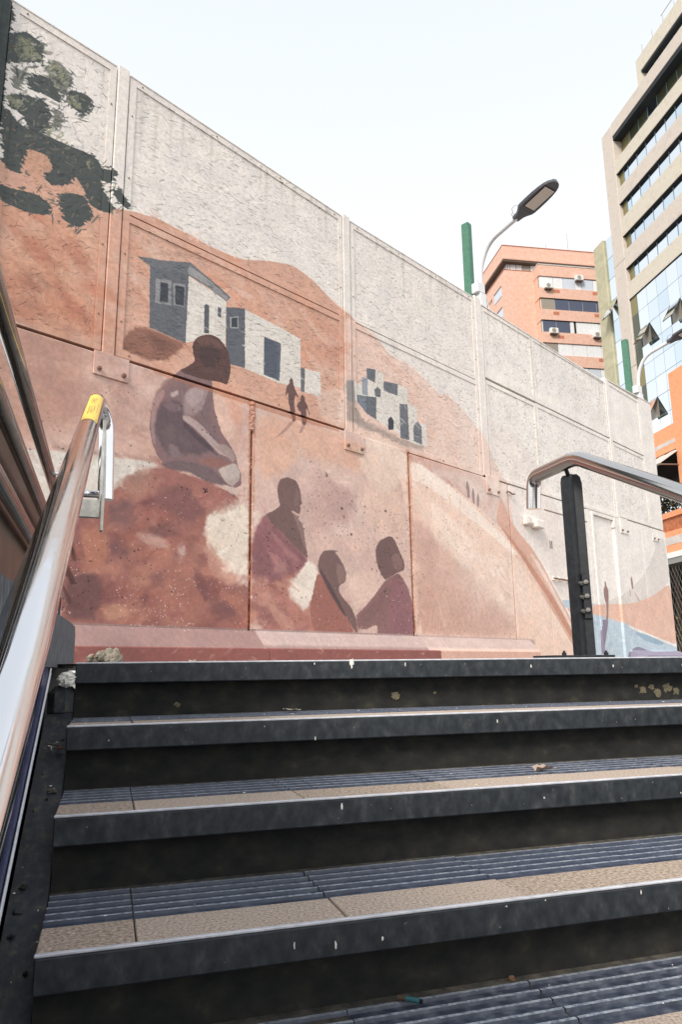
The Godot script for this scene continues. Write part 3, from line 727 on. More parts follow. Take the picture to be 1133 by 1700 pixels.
	paint([3.497, 3.155, 3.522, 3.176, 3.55, 3.158, 3.553, 2.9, 3.501, 2.886], rgb(92, 94, 100), 0.003, 0.003, 1.0)
	paint([3.643, 3.196, 3.684, 3.195, 3.681, 3.099, 3.641, 3.099], rgb(92, 94, 100), 0.003, 0.003, 1.0)
	paint([2.809, 3.341, 2.912, 3.373, 3.055, 3.406, 3.333, 3.506, 3.566, 3.427, 3.784, 3.338, 3.742, 3.28, 3.533, 3.341, 3.327, 3.373, 3.122, 3.33, 2.939, 3.31], rgb(112, 114, 120), 0.004, 0.006, 1.0)
	paint([3.323, 3.474, 3.566, 3.407, 3.76, 3.329, 3.742, 3.292, 3.533, 3.355, 3.315, 3.389], rgb(176, 172, 168), 0.004, 0.006, 0.7)
	paint([3.74, 3.222, 3.754, 3.228, 3.956, 3.288, 3.967, 2.694, 3.767, 2.68, 3.747, 2.68, 3.738, 3.219], rgb(98, 102, 110), 0.004, 0.006, 1.0)
	paint([3.956, 3.279, 4.266, 3.26, 4.665, 3.222, 4.67, 2.695, 4.379, 2.665, 3.967, 2.69], rgb(224, 216, 206), 0.004, 0.006, 1.0)
	paint([4.193, 3.085, 4.404, 3.084, 4.384, 2.688, 4.192, 2.697], rgb(86, 92, 106), 0.004, 0.004, 1.0)
	paint([3.78, 3.142, 3.878, 3.182, 3.885, 3.063, 3.788, 3.029], rgb(160, 160, 160), 0.004, 0.004, 1.0)
	paint([3.8, 3.137, 3.868, 3.165, 3.87, 3.068, 3.802, 3.049], rgb(62, 66, 76), 0.003, 0.003, 1.0)
	paint([4.673, 2.914, 4.731, 2.916, 4.724, 2.661, 4.67, 2.662], rgb(108, 110, 114), 0.003, 0.003, 1.0)
	paint([4.728, 2.913, 4.944, 2.94, 4.953, 2.677, 4.722, 2.663], rgb(224, 216, 206), 0.004, 0.006, 1.0)
	paint([5.254, 2.874, 5.329, 2.902, 5.327, 2.511, 5.525, 2.487, 5.8, 2.466, 5.496, 2.647], rgb(170, 158, 150), 0.03, 0.01, 0.6)
	paint([5.314, 2.938, 5.437, 2.988, 5.477, 2.69, 5.595, 2.575, 5.874, 2.544, 6.20, 2.507, 6.68, 2.493, 6.65, 2.441, 6.28, 2.409, 5.871, 2.47, 5.425, 2.499, 5.327, 2.511], rgb(170, 150, 140), 0.03, 0.012, 0.75)
	paint([5.437, 2.981, 5.607, 2.972, 5.679, 3.067, 5.948, 3.062, 6.20, 3.152, 6.38, 3.162, 6.37, 2.97, 6.54, 2.961, 6.54, 2.744, 6.72, 2.809, 6.72, 2.524, 6.47, 2.507, 6.38, 2.515, 6.13, 2.573, 5.948, 2.606, 5.806, 2.636, 5.634, 2.725, 5.465, 2.778], rgb(224, 216, 206), 0.004, 0.006, 1.0)
	paint([5.665, 3.202, 5.815, 3.227, 5.799, 3.066, 5.662, 3.082], rgb(106, 110, 117), 0.004, 0.006, 1.0)
	paint([5.95, 3.129, 6.20, 3.164, 6.19, 3.021, 5.946, 3.011], rgb(106, 110, 117), 0.004, 0.006, 1.0)
	paint([5.494, 2.844, 5.815, 2.9, 5.806, 2.636, 5.649, 2.671, 5.505, 2.765], rgb(106, 110, 117), 0.004, 0.006, 1.0)
	paint([6.22, 2.93, 6.37, 2.96, 6.38, 2.528, 6.22, 2.518], rgb(106, 110, 117), 0.004, 0.006, 1.0)
	paint([6.47, 2.72, 6.55, 2.798, 6.62, 2.748, 6.62, 2.523, 6.46, 2.535], rgb(106, 110, 117), 0.004, 0.006, 1.0)
	paint([5.582, 3.071, 5.679, 3.087, 5.673, 2.882, 5.583, 2.873], rgb(150, 156, 166), 0.004, 0.006, 1.0)
	paint([5.507, 2.842, 5.638, 2.863, 5.65, 2.673, 5.512, 2.771], rgb(134, 142, 156), 0.006, 0.006, 0.7)
	paint([5.815, 3.227, 5.953, 3.217, 5.939, 3.042, 5.805, 3.017], rgb(224, 216, 206), 0.004, 0.004, 1.0)
	paint([6.01, 2.694, 6.06, 2.737, 6.11, 2.698, 6.10, 2.592, 6.01, 2.566], rgb(62, 66, 76), 0.003, 0.003, 1.0)
	paint([5.782, 2.979, 5.837, 3.031, 5.898, 3.01, 5.888, 2.92, 5.804, 2.905], rgb(112, 114, 120), 0.004, 0.004, 1.0)
	paint([5.32, 2.935, 5.387, 2.978, 5.444, 2.98, 5.453, 2.828, 5.464, 2.735, 5.319, 2.721], rgb(146, 142, 141), 0.015, 0.006, 0.85)
	scumble([2.935, 3.312, 3.316, 3.368, 3.317, 2.745, 2.965, 2.762], 36, [rgb(124, 126, 130), rgb(88, 92, 100)], 0.06, 0.012, -0.3, 0.45, 0.004)
	scumble([3.956, 3.27, 4.659, 3.214, 4.664, 2.705, 3.975, 2.697], 20, [rgb(236, 228, 218), rgb(206, 196, 186)], 0.1, 0.015, -0.3, 0.5, 0.006)
	paint([4.193, 3.085, 4.404, 3.084, 4.384, 2.688, 4.192, 2.697], rgb(86, 92, 106), 0.004, 0.004, 1.0)
	scumble([4.209, 3.064, 4.387, 3.068, 4.373, 2.711, 4.202, 2.715], 14, [rgb(98, 104, 118), rgb(74, 80, 94)], 0.05, 0.01, -0.4, 0.6, 0.004)
	paint([4.371, 3.08, 4.409, 3.079, 4.39, 2.689, 4.357, 2.693], rgb(96, 102, 116), 0.004, 0.003, 1.0)
	paint([3.8, 3.137, 3.868, 3.165, 3.87, 3.068, 3.802, 3.049], rgb(62, 66, 76), 0.003, 0.003, 1.0)
	scumble([5.437, 2.981, 5.948, 3.062, 6.54, 2.961, 6.72, 2.529, 6.13, 2.578, 5.466, 2.783], 26, [rgb(236, 228, 218), rgb(204, 194, 186), rgb(240, 232, 222)], 0.06, 0.014, -0.4, 0.45, 0.005)
	scumble([3.323, 3.361, 3.727, 3.278, 3.728, 2.88, 3.328, 2.748], 26, [rgb(238, 230, 220), rgb(206, 198, 190), rgb(230, 220, 208)], 0.08, 0.014, -0.5, 0.5, 0.005)
	scumble([3.977, 3.256, 4.174, 3.107, 4.187, 2.721, 3.982, 2.713], 16, [rgb(204, 196, 190), rgb(238, 230, 220)], 0.07, 0.014, -0.5, 0.5, 0.005)
	scumble([2.718, 3.298, 3.566, 3.427, 3.761, 3.312, 3.713, 3.273, 3.293, 3.38, 2.915, 3.313], 14, [rgb(140, 140, 144), rgb(96, 98, 106), rgb(184, 180, 176)], 0.06, 0.01, -0.5, 0.5, 0.003)
	# the seated figure
	paint(curved([3.203, 2.395, 3.263, 2.467, 3.326, 2.509, 3.421, 2.596, 3.594, 2.463, 3.601, 2.396, 3.598, 2.316, 3.625, 2.185, 3.699, 2.007, 3.794, 1.92, 3.867, 1.828, 3.888, 1.734, 3.925, 1.682, 3.934, 1.566, 3.85, 1.523, 3.734, 1.551, 3.641, 1.626, 3.529, 1.661, 3.399, 1.664, 3.254, 1.645, 3.123, 1.619, 3.072, 1.666, 3.018, 1.762, 2.989, 1.881, 2.993, 2.008, 3.03, 2.146, 3.105, 2.273]), rgb(138, 106, 106), 0.004, 0.004, 1.0)
	paint(curved([3.182, 2.38, 3.082, 2.28, 3.013, 2.122, 2.993, 1.967, 3.033, 1.965, 3.101, 2.145, 3.198, 2.289]), rgb(150, 112, 106), 0.02, 0.008, 0.85)
	paint(curved([3.439, 2.38, 3.566, 2.379, 3.589, 2.323, 3.529, 2.208, 3.448, 2.108, 3.327, 2.054, 3.299, 2.101, 3.307, 2.247]), rgb(166, 142, 143), 0.02, 0.008, 0.85)
	paint(curved([3.209, 2.364, 3.411, 2.373, 3.307, 2.247, 3.295, 2.196, 3.165, 2.161, 3.123, 2.221]), rgb(136, 108, 108), 0.03, 0.012, 0.7)
	paint(curved([3.168, 2.222, 3.252, 2.28, 3.254, 2.232, 3.189, 2.192]), rgb(200, 178, 173), 0.01, 0.004, 0.8)
	paint(curved([3.114, 2.136, 3.282, 2.18, 3.321, 2.035, 3.44, 1.943, 3.625, 1.839, 3.515, 1.745, 3.379, 1.741, 3.224, 1.663, 3.105, 1.753, 3.018, 1.893, 3.055, 2.028]), rgb(98, 80, 87), 0.03, 0.012, 0.8)
	paint(curved([3.111, 1.915, 3.185, 1.979, 3.243, 1.84, 3.21, 1.683, 3.13, 1.758]), rgb(120, 98, 98), 0.03, 0.012, 0.6)
	paint(curved([3.253, 1.924, 3.319, 1.916, 3.43, 1.822, 3.378, 1.764, 3.27, 1.811]), rgb(112, 92, 94), 0.02, 0.008, 0.6)
	paint(curved([3.552, 2.362, 3.599, 2.338, 3.574, 2.219, 3.56, 2.105, 3.62, 2.009, 3.687, 1.914, 3.638, 1.888, 3.536, 1.977, 3.456, 2.08, 3.501, 2.176]), rgb(130, 104, 106), 0.006, 0.0024000000000000002, 0.9)
	paint(curved([3.293, 2.064, 3.367, 2.075, 3.492, 2.028, 3.622, 1.924, 3.74, 1.863, 3.832, 1.823, 3.815, 1.79, 3.683, 1.803, 3.619, 1.85, 3.51, 1.923, 3.397, 1.993, 3.309, 2.018]), rgb(190, 165, 160), 0.007, 0.0028000000000000004, 0.9)
	paint(curved([3.624, 1.863, 3.738, 1.912, 3.828, 1.87, 3.87, 1.791, 3.831, 1.756, 3.741, 1.812]), rgb(170, 144, 137), 0.008, 0.0032, 0.9)
	paint(curved([3.18, 1.792, 3.258, 1.785, 3.314, 1.693, 3.223, 1.68, 3.17, 1.721]), rgb(150, 126, 128), 0.012, 0.0048000000000000004, 0.6)
	paint(curved([3.103, 2.098, 3.178, 2.153, 3.284, 2.145, 3.285, 2.098, 3.182, 2.06]), rgb(146, 118, 120), 0.012, 0.0048000000000000004, 0.6)
	paint(curved([3.301, 2.03, 3.426, 1.952, 3.596, 1.857, 3.684, 1.779, 3.626, 1.791, 3.442, 1.884, 3.317, 1.963]), rgb(84, 68, 76), 0.008, 0.0032, 0.8)
	paint(curved([3.462, 1.698, 3.599, 1.761, 3.742, 1.754, 3.831, 1.747, 3.744, 1.691, 3.63, 1.669]), rgb(152, 102, 92), 0.015, 0.006, 0.85)
	paint(curved([3.705, 1.511, 3.865, 1.544, 3.9, 1.459, 3.822, 1.477]), rgb(206, 180, 168), 0.01, 0.004, 0.9)
	paint(curved([3.087, 1.608, 3.276, 1.664, 3.449, 1.675, 3.63, 1.648, 3.784, 1.549, 3.691, 1.524, 3.522, 1.545, 3.385, 1.59, 3.215, 1.57]), rgb(110, 90, 94), 0.012, 0.0048000000000000004, 0.9)
	paint(curved([3.67, 1.665, 3.744, 1.705, 3.863, 1.763, 3.919, 1.689, 3.912, 1.611, 3.836, 1.537, 3.762, 1.561]), rgb(198, 180, 170), 0.01, 0.005, 0.95)
	paint(curved([3.746, 1.597, 3.836, 1.539, 3.912, 1.614, 3.885, 1.646, 3.82, 1.585]), rgb(172, 152, 144), 0.012, 0.0048000000000000004, 0.7)
	paint(curved([3.524, 2.882, 3.425, 2.82, 3.383, 2.727, 3.397, 2.652, 3.421, 2.596, 3.326, 2.509, 3.263, 2.463, 3.307, 2.445, 3.504, 2.447, 3.686, 2.475, 3.762, 2.468, 3.793, 2.551, 3.806, 2.636, 3.778, 2.793, 3.68, 2.885, 3.604, 2.901]), rgb(96, 66, 62), 0.004, 0.008, 1.0)
	paint(curved([3.453, 2.65, 3.586, 2.732, 3.728, 2.695, 3.731, 2.573, 3.593, 2.493, 3.434, 2.526]), rgb(108, 72, 64), 0.04, 0.01, 0.5)
	paint(curved([3.411, 2.784, 3.508, 2.867, 3.654, 2.864, 3.746, 2.802, 3.656, 2.787, 3.483, 2.756]), rgb(118, 84, 76), 0.01, 0.004, 0.7)
	paint(curved([3.455, 2.722, 3.597, 2.806, 3.702, 2.75, 3.661, 2.596, 3.517, 2.565, 3.458, 2.635]), rgb(72, 56, 56), 0.02, 0.008, 0.7)
	scumble([3.397, 2.791, 3.565, 2.886, 3.745, 2.828, 3.795, 2.661, 3.724, 2.486, 3.52, 2.491, 3.415, 2.672], 36, [rgb(66, 48, 48), rgb(104, 76, 70), rgb(120, 90, 82)], 0.035, 0.006, -0.6, 0.6, 0.004)
	# the man in the purple robe
	paint(curved([4.478, 1.742, 4.385, 1.699, 4.354, 1.611, 4.373, 1.513, 4.395, 1.456, 4.322, 1.394, 4.213, 1.343, 4.285, 1.28, 4.441, 1.18, 4.601, 1.078, 4.755, 0.976, 4.716, 1.152, 4.684, 1.292, 4.607, 1.38, 4.533, 1.415, 4.547, 1.427, 4.642, 1.404, 4.659, 1.464, 4.642, 1.493, 4.676, 1.508, 4.659, 1.558, 4.651, 1.64, 4.601, 1.726]), rgb(122, 92, 88), 0.007, 0.006, 1.0)
	paint(curved([4.533, 1.415, 4.607, 1.38, 4.684, 1.292, 4.716, 1.152, 4.744, 1.011, 4.669, 1.167, 4.607, 1.302]), rgb(156, 126, 120), 0.012, 0.004, 0.7)
	paint(curved([4.587, 1.672, 4.645, 1.619, 4.651, 1.515, 4.615, 1.427, 4.56, 1.481]), rgb(140, 110, 105), 0.015, 0.004, 0.6)
	# the seated pair
	paint(curved([4.864, 0.859, 4.949, 0.846, 5.108, 0.65, 5.41, 0.288, 4.817, 0.275, 4.764, 0.51]), rgb(164, 104, 92), 0.006, 0.006, 1.0)
	paint(curved([4.966, 1.092, 4.908, 1.038, 4.873, 0.942, 4.892, 0.862, 4.978, 0.803, 5.078, 0.669, 5.225, 0.511, 5.359, 0.35, 5.423, 0.293, 5.414, 0.435, 5.339, 0.558, 5.227, 0.636, 5.168, 0.695, 5.169, 0.758, 5.261, 0.807, 5.275, 0.893, 5.234, 0.975, 5.159, 1.053, 5.114, 1.091, 5.169, 1.105, 5.085, 1.107]), rgb(124, 94, 90), 0.007, 0.006, 1.0)
	paint(curved([5.128, 0.986, 5.233, 0.964, 5.272, 0.893, 5.255, 0.811, 5.169, 0.769, 5.141, 0.861]), rgb(150, 116, 110), 0.015, 0.004, 0.8)
	paint(curved([4.901, 0.924, 5.021, 0.789, 5.166, 0.612, 5.284, 0.451, 5.224, 0.48, 5.049, 0.667, 4.935, 0.824]), rgb(74, 60, 66), 0.01, 0.004, 0.7)
	paint(curved([5.863, 0.862, 5.705, 0.707, 5.538, 0.568, 5.409, 0.481, 5.424, 0.351, 5.531, 0.34, 5.728, 0.403, 5.724, 0.282, 6.38, 0.284, 6.34, 0.607, 6.24, 0.833, 6.10, 0.972]), rgb(144, 102, 100), 0.007, 0.006, 1.0)
	paint(curved([5.947, 0.79, 6.09, 0.937, 6.24, 0.809, 6.34, 0.584, 6.37, 0.291, 5.926, 0.282, 5.903, 0.563]), rgb(150, 98, 106), 0.03, 0.01, 0.7)
	paint(curved([5.439, 0.457, 5.703, 0.641, 5.914, 0.832, 5.945, 0.744, 5.697, 0.467, 5.531, 0.354]), rgb(128, 94, 92), 0.02, 0.01, 0.6)
	paint(curved([5.952, 1.351, 5.793, 1.286, 5.721, 1.176, 5.734, 1.065, 5.765, 0.978, 5.863, 0.86, 6.06, 0.957, 6.20, 1.002, 6.20, 1.085, 6.13, 1.196, 6.07, 1.284, 6.02, 1.343]), rgb(118, 88, 85), 0.007, 0.006, 1.0)
	paint(curved([5.979, 1.134, 6.11, 1.193, 6.17, 1.083, 6.18, 1.009, 6.03, 0.978]), rgb(150, 112, 106), 0.015, 0.004, 0.7)
	paint(curved([5.531, 0.34, 5.728, 0.399, 5.717, 0.282, 5.435, 0.285]), rgb(214, 180, 166), 0.006, 0.004, 0.8)
	smear([3.182, 2.38, 3.566, 2.379, 3.621, 1.985, 3.83, 1.783, 3.748, 1.549, 3.123, 1.632, 2.999, 1.889], 160, 0.05, 0.012, -1.2, 0.5, 0.55, 0.004)
	smear([4.364, 1.671, 4.602, 1.712, 4.736, 1.001, 4.241, 1.297], 90, 0.035, 0.009, -1.4, 0.5, 0.6, 0.003)
	smear([4.902, 1.058, 5.253, 1.094, 5.388, 0.334, 5.783, 0.796, 6.01, 1.33, 6.33, 0.651, 6.32, 0.313, 5.035, 0.285], 110, 0.04, 0.01, -1.2, 0.5, 0.6, 0.003)
	# the small walking figures
	paint(curved([4.579, 2.318, 4.529, 2.317, 4.382, 2.152, 4.319, 2.087, 4.431, 2.163]), rgb(178, 134, 124), 0.006, 0.004, 0.8)
	paint(curved([4.723, 2.315, 4.672, 2.309, 4.621, 2.206, 4.672, 2.224]), rgb(178, 134, 124), 0.006, 0.004, 0.8)
	paint(curved([4.539, 2.766, 4.519, 2.731, 4.524, 2.703, 4.486, 2.662, 4.467, 2.565, 4.478, 2.564, 4.503, 2.608, 4.512, 2.479, 4.528, 2.392, 4.545, 2.31, 4.582, 2.316, 4.587, 2.406, 4.582, 2.55, 4.601, 2.601, 4.63, 2.582, 4.64, 2.592, 4.607, 2.636, 4.573, 2.704, 4.567, 2.751]), rgb(112, 80, 76), 0.002, 0.002, 1.0)
	paint(curved([4.69, 2.632, 4.664, 2.591, 4.672, 2.56, 4.621, 2.514, 4.626, 2.449, 4.664, 2.439, 4.672, 2.306, 4.723, 2.315, 4.741, 2.392, 4.736, 2.47, 4.754, 2.508, 4.776, 2.433, 4.787, 2.44, 4.763, 2.537, 4.724, 2.567, 4.73, 2.609]), rgb(112, 80, 76), 0.002, 0.002, 1.0)
	paint(curved([7.52, 2.011, 7.47, 2.01, 7.36, 1.864, 7.41, 1.856]), rgb(206, 146, 124), 0.004, 0.002, 0.9)
	paint(curved([7.49, 2.247, 7.46, 2.156, 7.48, 2.11, 7.48, 2.02, 7.54, 2.021, 7.54, 2.152, 7.52, 2.214]), rgb(116, 86, 82), 0.002, 0.001, 1.0)
	paint(curved([7.63, 1.961, 7.59, 1.947, 7.49, 1.851, 7.54, 1.85]), rgb(206, 146, 124), 0.004, 0.002, 0.9)
	paint(curved([7.61, 2.168, 7.58, 2.077, 7.60, 1.966, 7.64, 1.955, 7.65, 2.089, 7.63, 2.152]), rgb(116, 86, 82), 0.002, 0.001, 1.0)
	paint(curved([7.73, 1.935, 7.69, 1.933, 7.61, 1.827, 7.65, 1.817]), rgb(206, 146, 124), 0.004, 0.002, 0.9)
	paint(curved([7.72, 2.116, 7.69, 2.045, 7.69, 1.938, 7.73, 1.939, 7.75, 2.038, 7.74, 2.094]), rgb(116, 86, 82), 0.002, 0.001, 1.0)
	# the far figures on the right
	paint(curved([11.30, 0.657, 11.13, 0.347, 11.01, 0.133, 10.89, 0.114, 10.92, 0.478, 11.06, 0.648]), rgb(118, 104, 132), 0.004, 0.002, 1.0)
	paint(curved([11.29, 1.269, 11.25, 1.225, 11.26, 1.186, 11.20, 1.131, 11.20, 1.021, 11.23, 0.922, 11.35, 0.928, 11.38, 1.133, 11.32, 1.19, 11.31, 1.24]), rgb(134, 92, 88), 0.002, 0.001, 1.0)
	paint(curved([11.25, 0.928, 11.35, 0.934, 11.31, 0.807, 11.27, 0.646, 11.19, 0.643, 11.25, 0.764]), rgb(134, 92, 88), 0.002, 0.001, 1.0)
	paint(curved([12.27, 1.417, 12.23, 1.361, 12.25, 1.212, 12.31, 1.198, 12.32, 1.324, 12.29, 1.409]), rgb(138, 100, 96), 0.002, 0.001, 1.0)
	paint(curved([12.14, 1.221, 12.15, 1.099, 12.19, 1.048, 12.18, 1.143]), rgb(186, 160, 152), 0.002, 0.001, 1.0)
	paint(curved([12.30, 1.179, 12.45, 1.009, 12.58, 1.005, 12.42, 1.115]), rgb(186, 160, 152), 0.003, 0.002, 0.8)
	paint([6.2, 5.2, 9.2, 5.2, 9.2, 0.31, 6.6, 0.31], rgb(250, 236, 226), 0.5, 0.0, 0.16)  # pale veil: the wall's washed-out brightness to the right, put into the colour
	paint([7.2, 5.2, 14.6, 5.2, 14.6, -0.2, 8.9, -0.2, 8.9, 0.31, 7.6, 0.31], rgb(250, 240, 232), 0.4, 0.0, 0.22)  # second veil farther right, more of that brightness painted on
	# the bright slope of the big dune and the ridge that runs down beside it, painted last
	paint(curved([6.28, 2.313, 6.42, 2.257, 6.60, 2.201, 6.82, 2.116, 6.90, 2.146, 7.10, 2.102, 7.36, 2.05, 7.74, 1.912, 7.91, 1.854, 8.08, 1.777, 8.26, 1.698, 8.38, 1.614, 8.68, 1.395, 9.02, 1.113, 9.23, 0.94, 8.94, 0.894, 8.86, 1.342, 8.38, 1.574, 8.28, 1.39, 7.67, 1.329, 7.09, 1.373, 6.61, 1.798, 6.38, 1.963]), rgb(244, 208, 187), 0.02, 0.008, 0.7)
	paint(curved([6.28, 2.26, 6.56, 2.263, 6.84, 2.173, 7.45, 1.999, 7.82, 1.818, 8.30, 1.612, 8.64, 1.412, 8.49, 1.397, 7.95, 1.62, 7.43, 1.786, 7.00, 1.935, 6.59, 2.049, 6.35, 2.045]), rgb(252, 232, 217), 0.012, 0.0048000000000000004, 0.85)
	paint(curved([6.70, 1.888, 7.07, 1.735, 7.46, 1.547, 7.67, 1.329, 7.48, 1.23, 7.09, 1.373, 6.76, 1.59]), rgb(250, 224, 206), 0.03, 0.012, 0.75)
	paint(curved([8.11, 1.808, 8.40, 1.621, 8.69, 1.405, 9.04, 1.122, 9.40, 0.858, 9.72, 0.551, 10.05, 0.263, 10.31, 0.06, 10.40, 0.06, 10.33, 0.123, 10.18, 0.331, 10.03, 0.567, 9.81, 0.797, 9.54, 1.048, 9.28, 1.323, 9.02, 1.531, 8.76, 1.676, 8.54, 1.805, 8.38, 2.025, 8.25, 2.147]), rgb(222, 170, 148), 0.008, 0.004, 0.8)
	paint(curved([8.21, 1.762, 8.40, 1.615, 8.69, 1.399, 9.04, 1.116, 9.40, 0.852, 9.72, 0.545, 10.05, 0.258, 10.29, 0.069, 10.32, 0.087, 10.17, 0.256, 9.87, 0.561, 9.54, 0.872, 9.21, 1.118, 8.85, 1.375, 8.54, 1.587]), rgb(200, 136, 112), 0.006, 0.004, 0.75)
	paint(curved([8.91, 1.505, 9.17, 1.356, 9.46, 1.086, 9.75, 0.794, 10.02, 0.507, 10.22, 0.212, 10.14, 0.265, 9.90, 0.563, 9.63, 0.817, 9.31, 1.12, 9.06, 1.346]), rgb(244, 222, 208), 0.01, 0.004, 0.8)
	paint(curved([8.53, 1.507, 8.78, 1.334, 9.12, 0.991, 9.49, 0.693, 9.91, 0.267, 10.14, 0.077, 8.83, 0.076, 8.78, 0.525, 8.81, 0.97]), rgb(246, 210, 188), 0.03, 0.012, 0.5)
	scumble([6.36, 2.211, 7.35, 1.937, 8.39, 1.401, 9.32, 0.773, 8.41, 0.728, 7.30, 1.291, 6.42, 1.843], 90, [rgb(252, 230, 214), rgb(240, 198, 174), rgb(248, 216, 198), rgb(234, 190, 166)], 0.12, 0.022, -0.8, 0.55, 0.005)
	scumble([6.45, 1.011, 7.82, 0.885, 8.37, 0.369, 6.41, 0.3], 80, [rgb(206, 156, 138), rgb(224, 180, 160), rgb(196, 144, 126), rgb(214, 166, 148)], 0.08, 0.02, -1.3, 0.5, 0.006)
	paint(curved([3.013, 2.122, 2.993, 1.967, 3.017, 1.779, 3.056, 1.742, 3.034, 1.897, 3.054, 2.063, 3.123, 2.221, 3.096, 2.249]), rgb(196, 158, 156), 0.01, 0.004, 0.5)
	paint(curved([3.322, 2.203, 3.332, 2.29, 3.412, 2.348, 3.524, 2.342, 3.499, 2.249, 3.392, 2.148]), rgb(196, 172, 168), 0.014, 0.005600000000000001, 0.5)
	# old rain runs below the cap and rust at the joints
	for k in 46:
		var x := rng.randf_range(1.75, 12.0)
		var l := rng.randf_range(0.15, 0.7)
		var w := rng.randf_range(0.01, 0.035)
		paint([x - w, 4.9, x + w, 4.9, x + w * 0.5, 4.9 - l * 0.6, x, 4.9 - l, x - w * 0.6, 4.9 - l * 0.5], rgb(176, 164, 152), 0.012, 0.01, rng.randf_range(0.1, 0.26))
	for x in [4.045, 6.335]:
		paint([x - 0.04, 2.4, x + 0.04, 2.4, x + 0.03, 1.4, x + 0.02, 0.3, x - 0.02, 0.3, x - 0.03, 1.2], rgb(176, 104, 72), 0.012, 0.02, 0.5)
	paint([3.0, 2.385, 5.2, 2.385, 5.2, 2.35, 4.3, 2.33, 3.0, 2.36], rgb(186, 110, 76), 0.01, 0.015, 0.5)
	# kerb band, door and plates keep the colour of what they cross; the kerb was brushed over by itself
	paint([1.3, 0.31, 4.0, 0.31, 6.4, 0.31, 6.4, 0.14, 1.3, 0.14], rgb(158, 124, 119), 0.004, 0.0)
	paint([4.1, 0.31, 8.9, 0.31, 8.9, 0.14, 4.1, 0.14], rgb(192, 168, 162), 0.03, 0.0, 0.9)
	paint([1.3, 0.145, 6.6, 0.145, 6.6, -0.1, 1.3, -0.1], rgb(150, 88, 80), 0.004, 0.0)
	scumble([1.3, 0.14, 6.6, 0.14, 6.6, -0.02, 1.3, -0.02], 70, [rgb(186, 128, 118), rgb(132, 78, 76), rgb(206, 170, 160), rgb(160, 96, 92)], 0.05, 0.015, 0.0, 0.45, 0.006)
	paint([6.6, 0.145, 8.9, 0.145, 8.9, -0.1, 6.6, -0.1], rgb(220, 172, 152), 0.004, 0.0)
	flecks(1.6, 4.0, 0.28, 1.5, 420, rgb(206, 172, 160), 2)
	flecks(1.9, 4.0, 0.28, 0.7, 420, rgb(216, 190, 180), 2)
	flecks(4.1, 6.3, 0.12, 0.75, 160, rgb(226, 210, 200), 2)

# ------------------------------------------------------------------ the place
const WALL_TURN := 0.500413554      # the mural wall runs off to the right and away
const BLOCK_TURN := 0.143265        # the buildings behind share one street grid
const RISE := 0.165
const GOING := 0.32514
const TOP_Z := -2.4335              # front of the topmost step
const LEFT_X := -0.095
const RIGHT_X := 3.75

func _ready() -> void:
	rng.seed = 7
	wobble.seed = 3
	wobble.frequency = 0.03
	var cam := Camera3D.new()
	cam.name = "camera"
	cam.fov = rad_to_deg(2.0 * atan(850.0 / 1213.89))
	cam.keep_aspect = Camera3D.KEEP_HEIGHT
	cam.near = 0.02
	cam.far = 2000.0
	cam.transform = camera_frame()
	add_child(cam)
	cam.current = true

	var sky_m := ProceduralSkyMaterial.new()
	sky_m.sky_top_color = Color(0.662, 0.682, 0.705)
	sky_m.sky_horizon_color = Color(0.885, 0.885, 0.885)
	sky_m.sky_curve = 0.3
	sky_m.sky_energy_multiplier = 1.0
	sky_m.ground_bottom_color = Color(0.35, 0.34, 0.33)
	sky_m.ground_horizon_color = Color(0.6, 0.6, 0.6)
	sky_m.sun_angle_max = 1.0
	var sky := Sky.new()
	sky.sky_material = sky_m
	var env := Environment.new()
	env.background_mode = Environment.BG_SKY
	env.sky = sky
	env.tonemap_mode = Environment.TONE_MAPPER_LINEAR
	env.tonemap_exposure = 2.14
	env.sdfgi_enabled = true
	env.ssao_enabled = true
	env.ssil_enabled = true
	var we := WorldEnvironment.new()
	we.name = "world"
	we.environment = env
	add_child(we)
	var sun := DirectionalLight3D.new()
	sun.name = "sun"
	sun.light_energy = 0.5
	sun.light_color = Color(1.0, 0.97, 0.93)
	sun.light_angular_distance = 18.0
	sun.shadow_enabled = true
	sun.look_at_from_position(Vector3(-5.5, 6.2, 5.6), Vector3.ZERO)
	add_child(sun)

	materials()
	ground()
	mural_wall()
	backdrop_buildings()
	stairs()
	left_side()
	handrails()
	lamps()
	litter()

func camera_frame() -> Transform3D:
	var yaw := 0.305304666
	var pitch := 0.209164659
	var roll := -0.0127903291
	var fwd := Vector3(sin(yaw) * cos(pitch), sin(pitch), -cos(yaw) * cos(pitch))
	var right := Vector3(cos(yaw), 0, sin(yaw))
	var up := right.cross(fwd)
	var r := right * cos(roll) + up * sin(roll)
	var u := -right * sin(roll) + up * cos(roll)
	return Transform3D(Basis(r, u, -fwd), Vector3(0, -0.0232, 0))

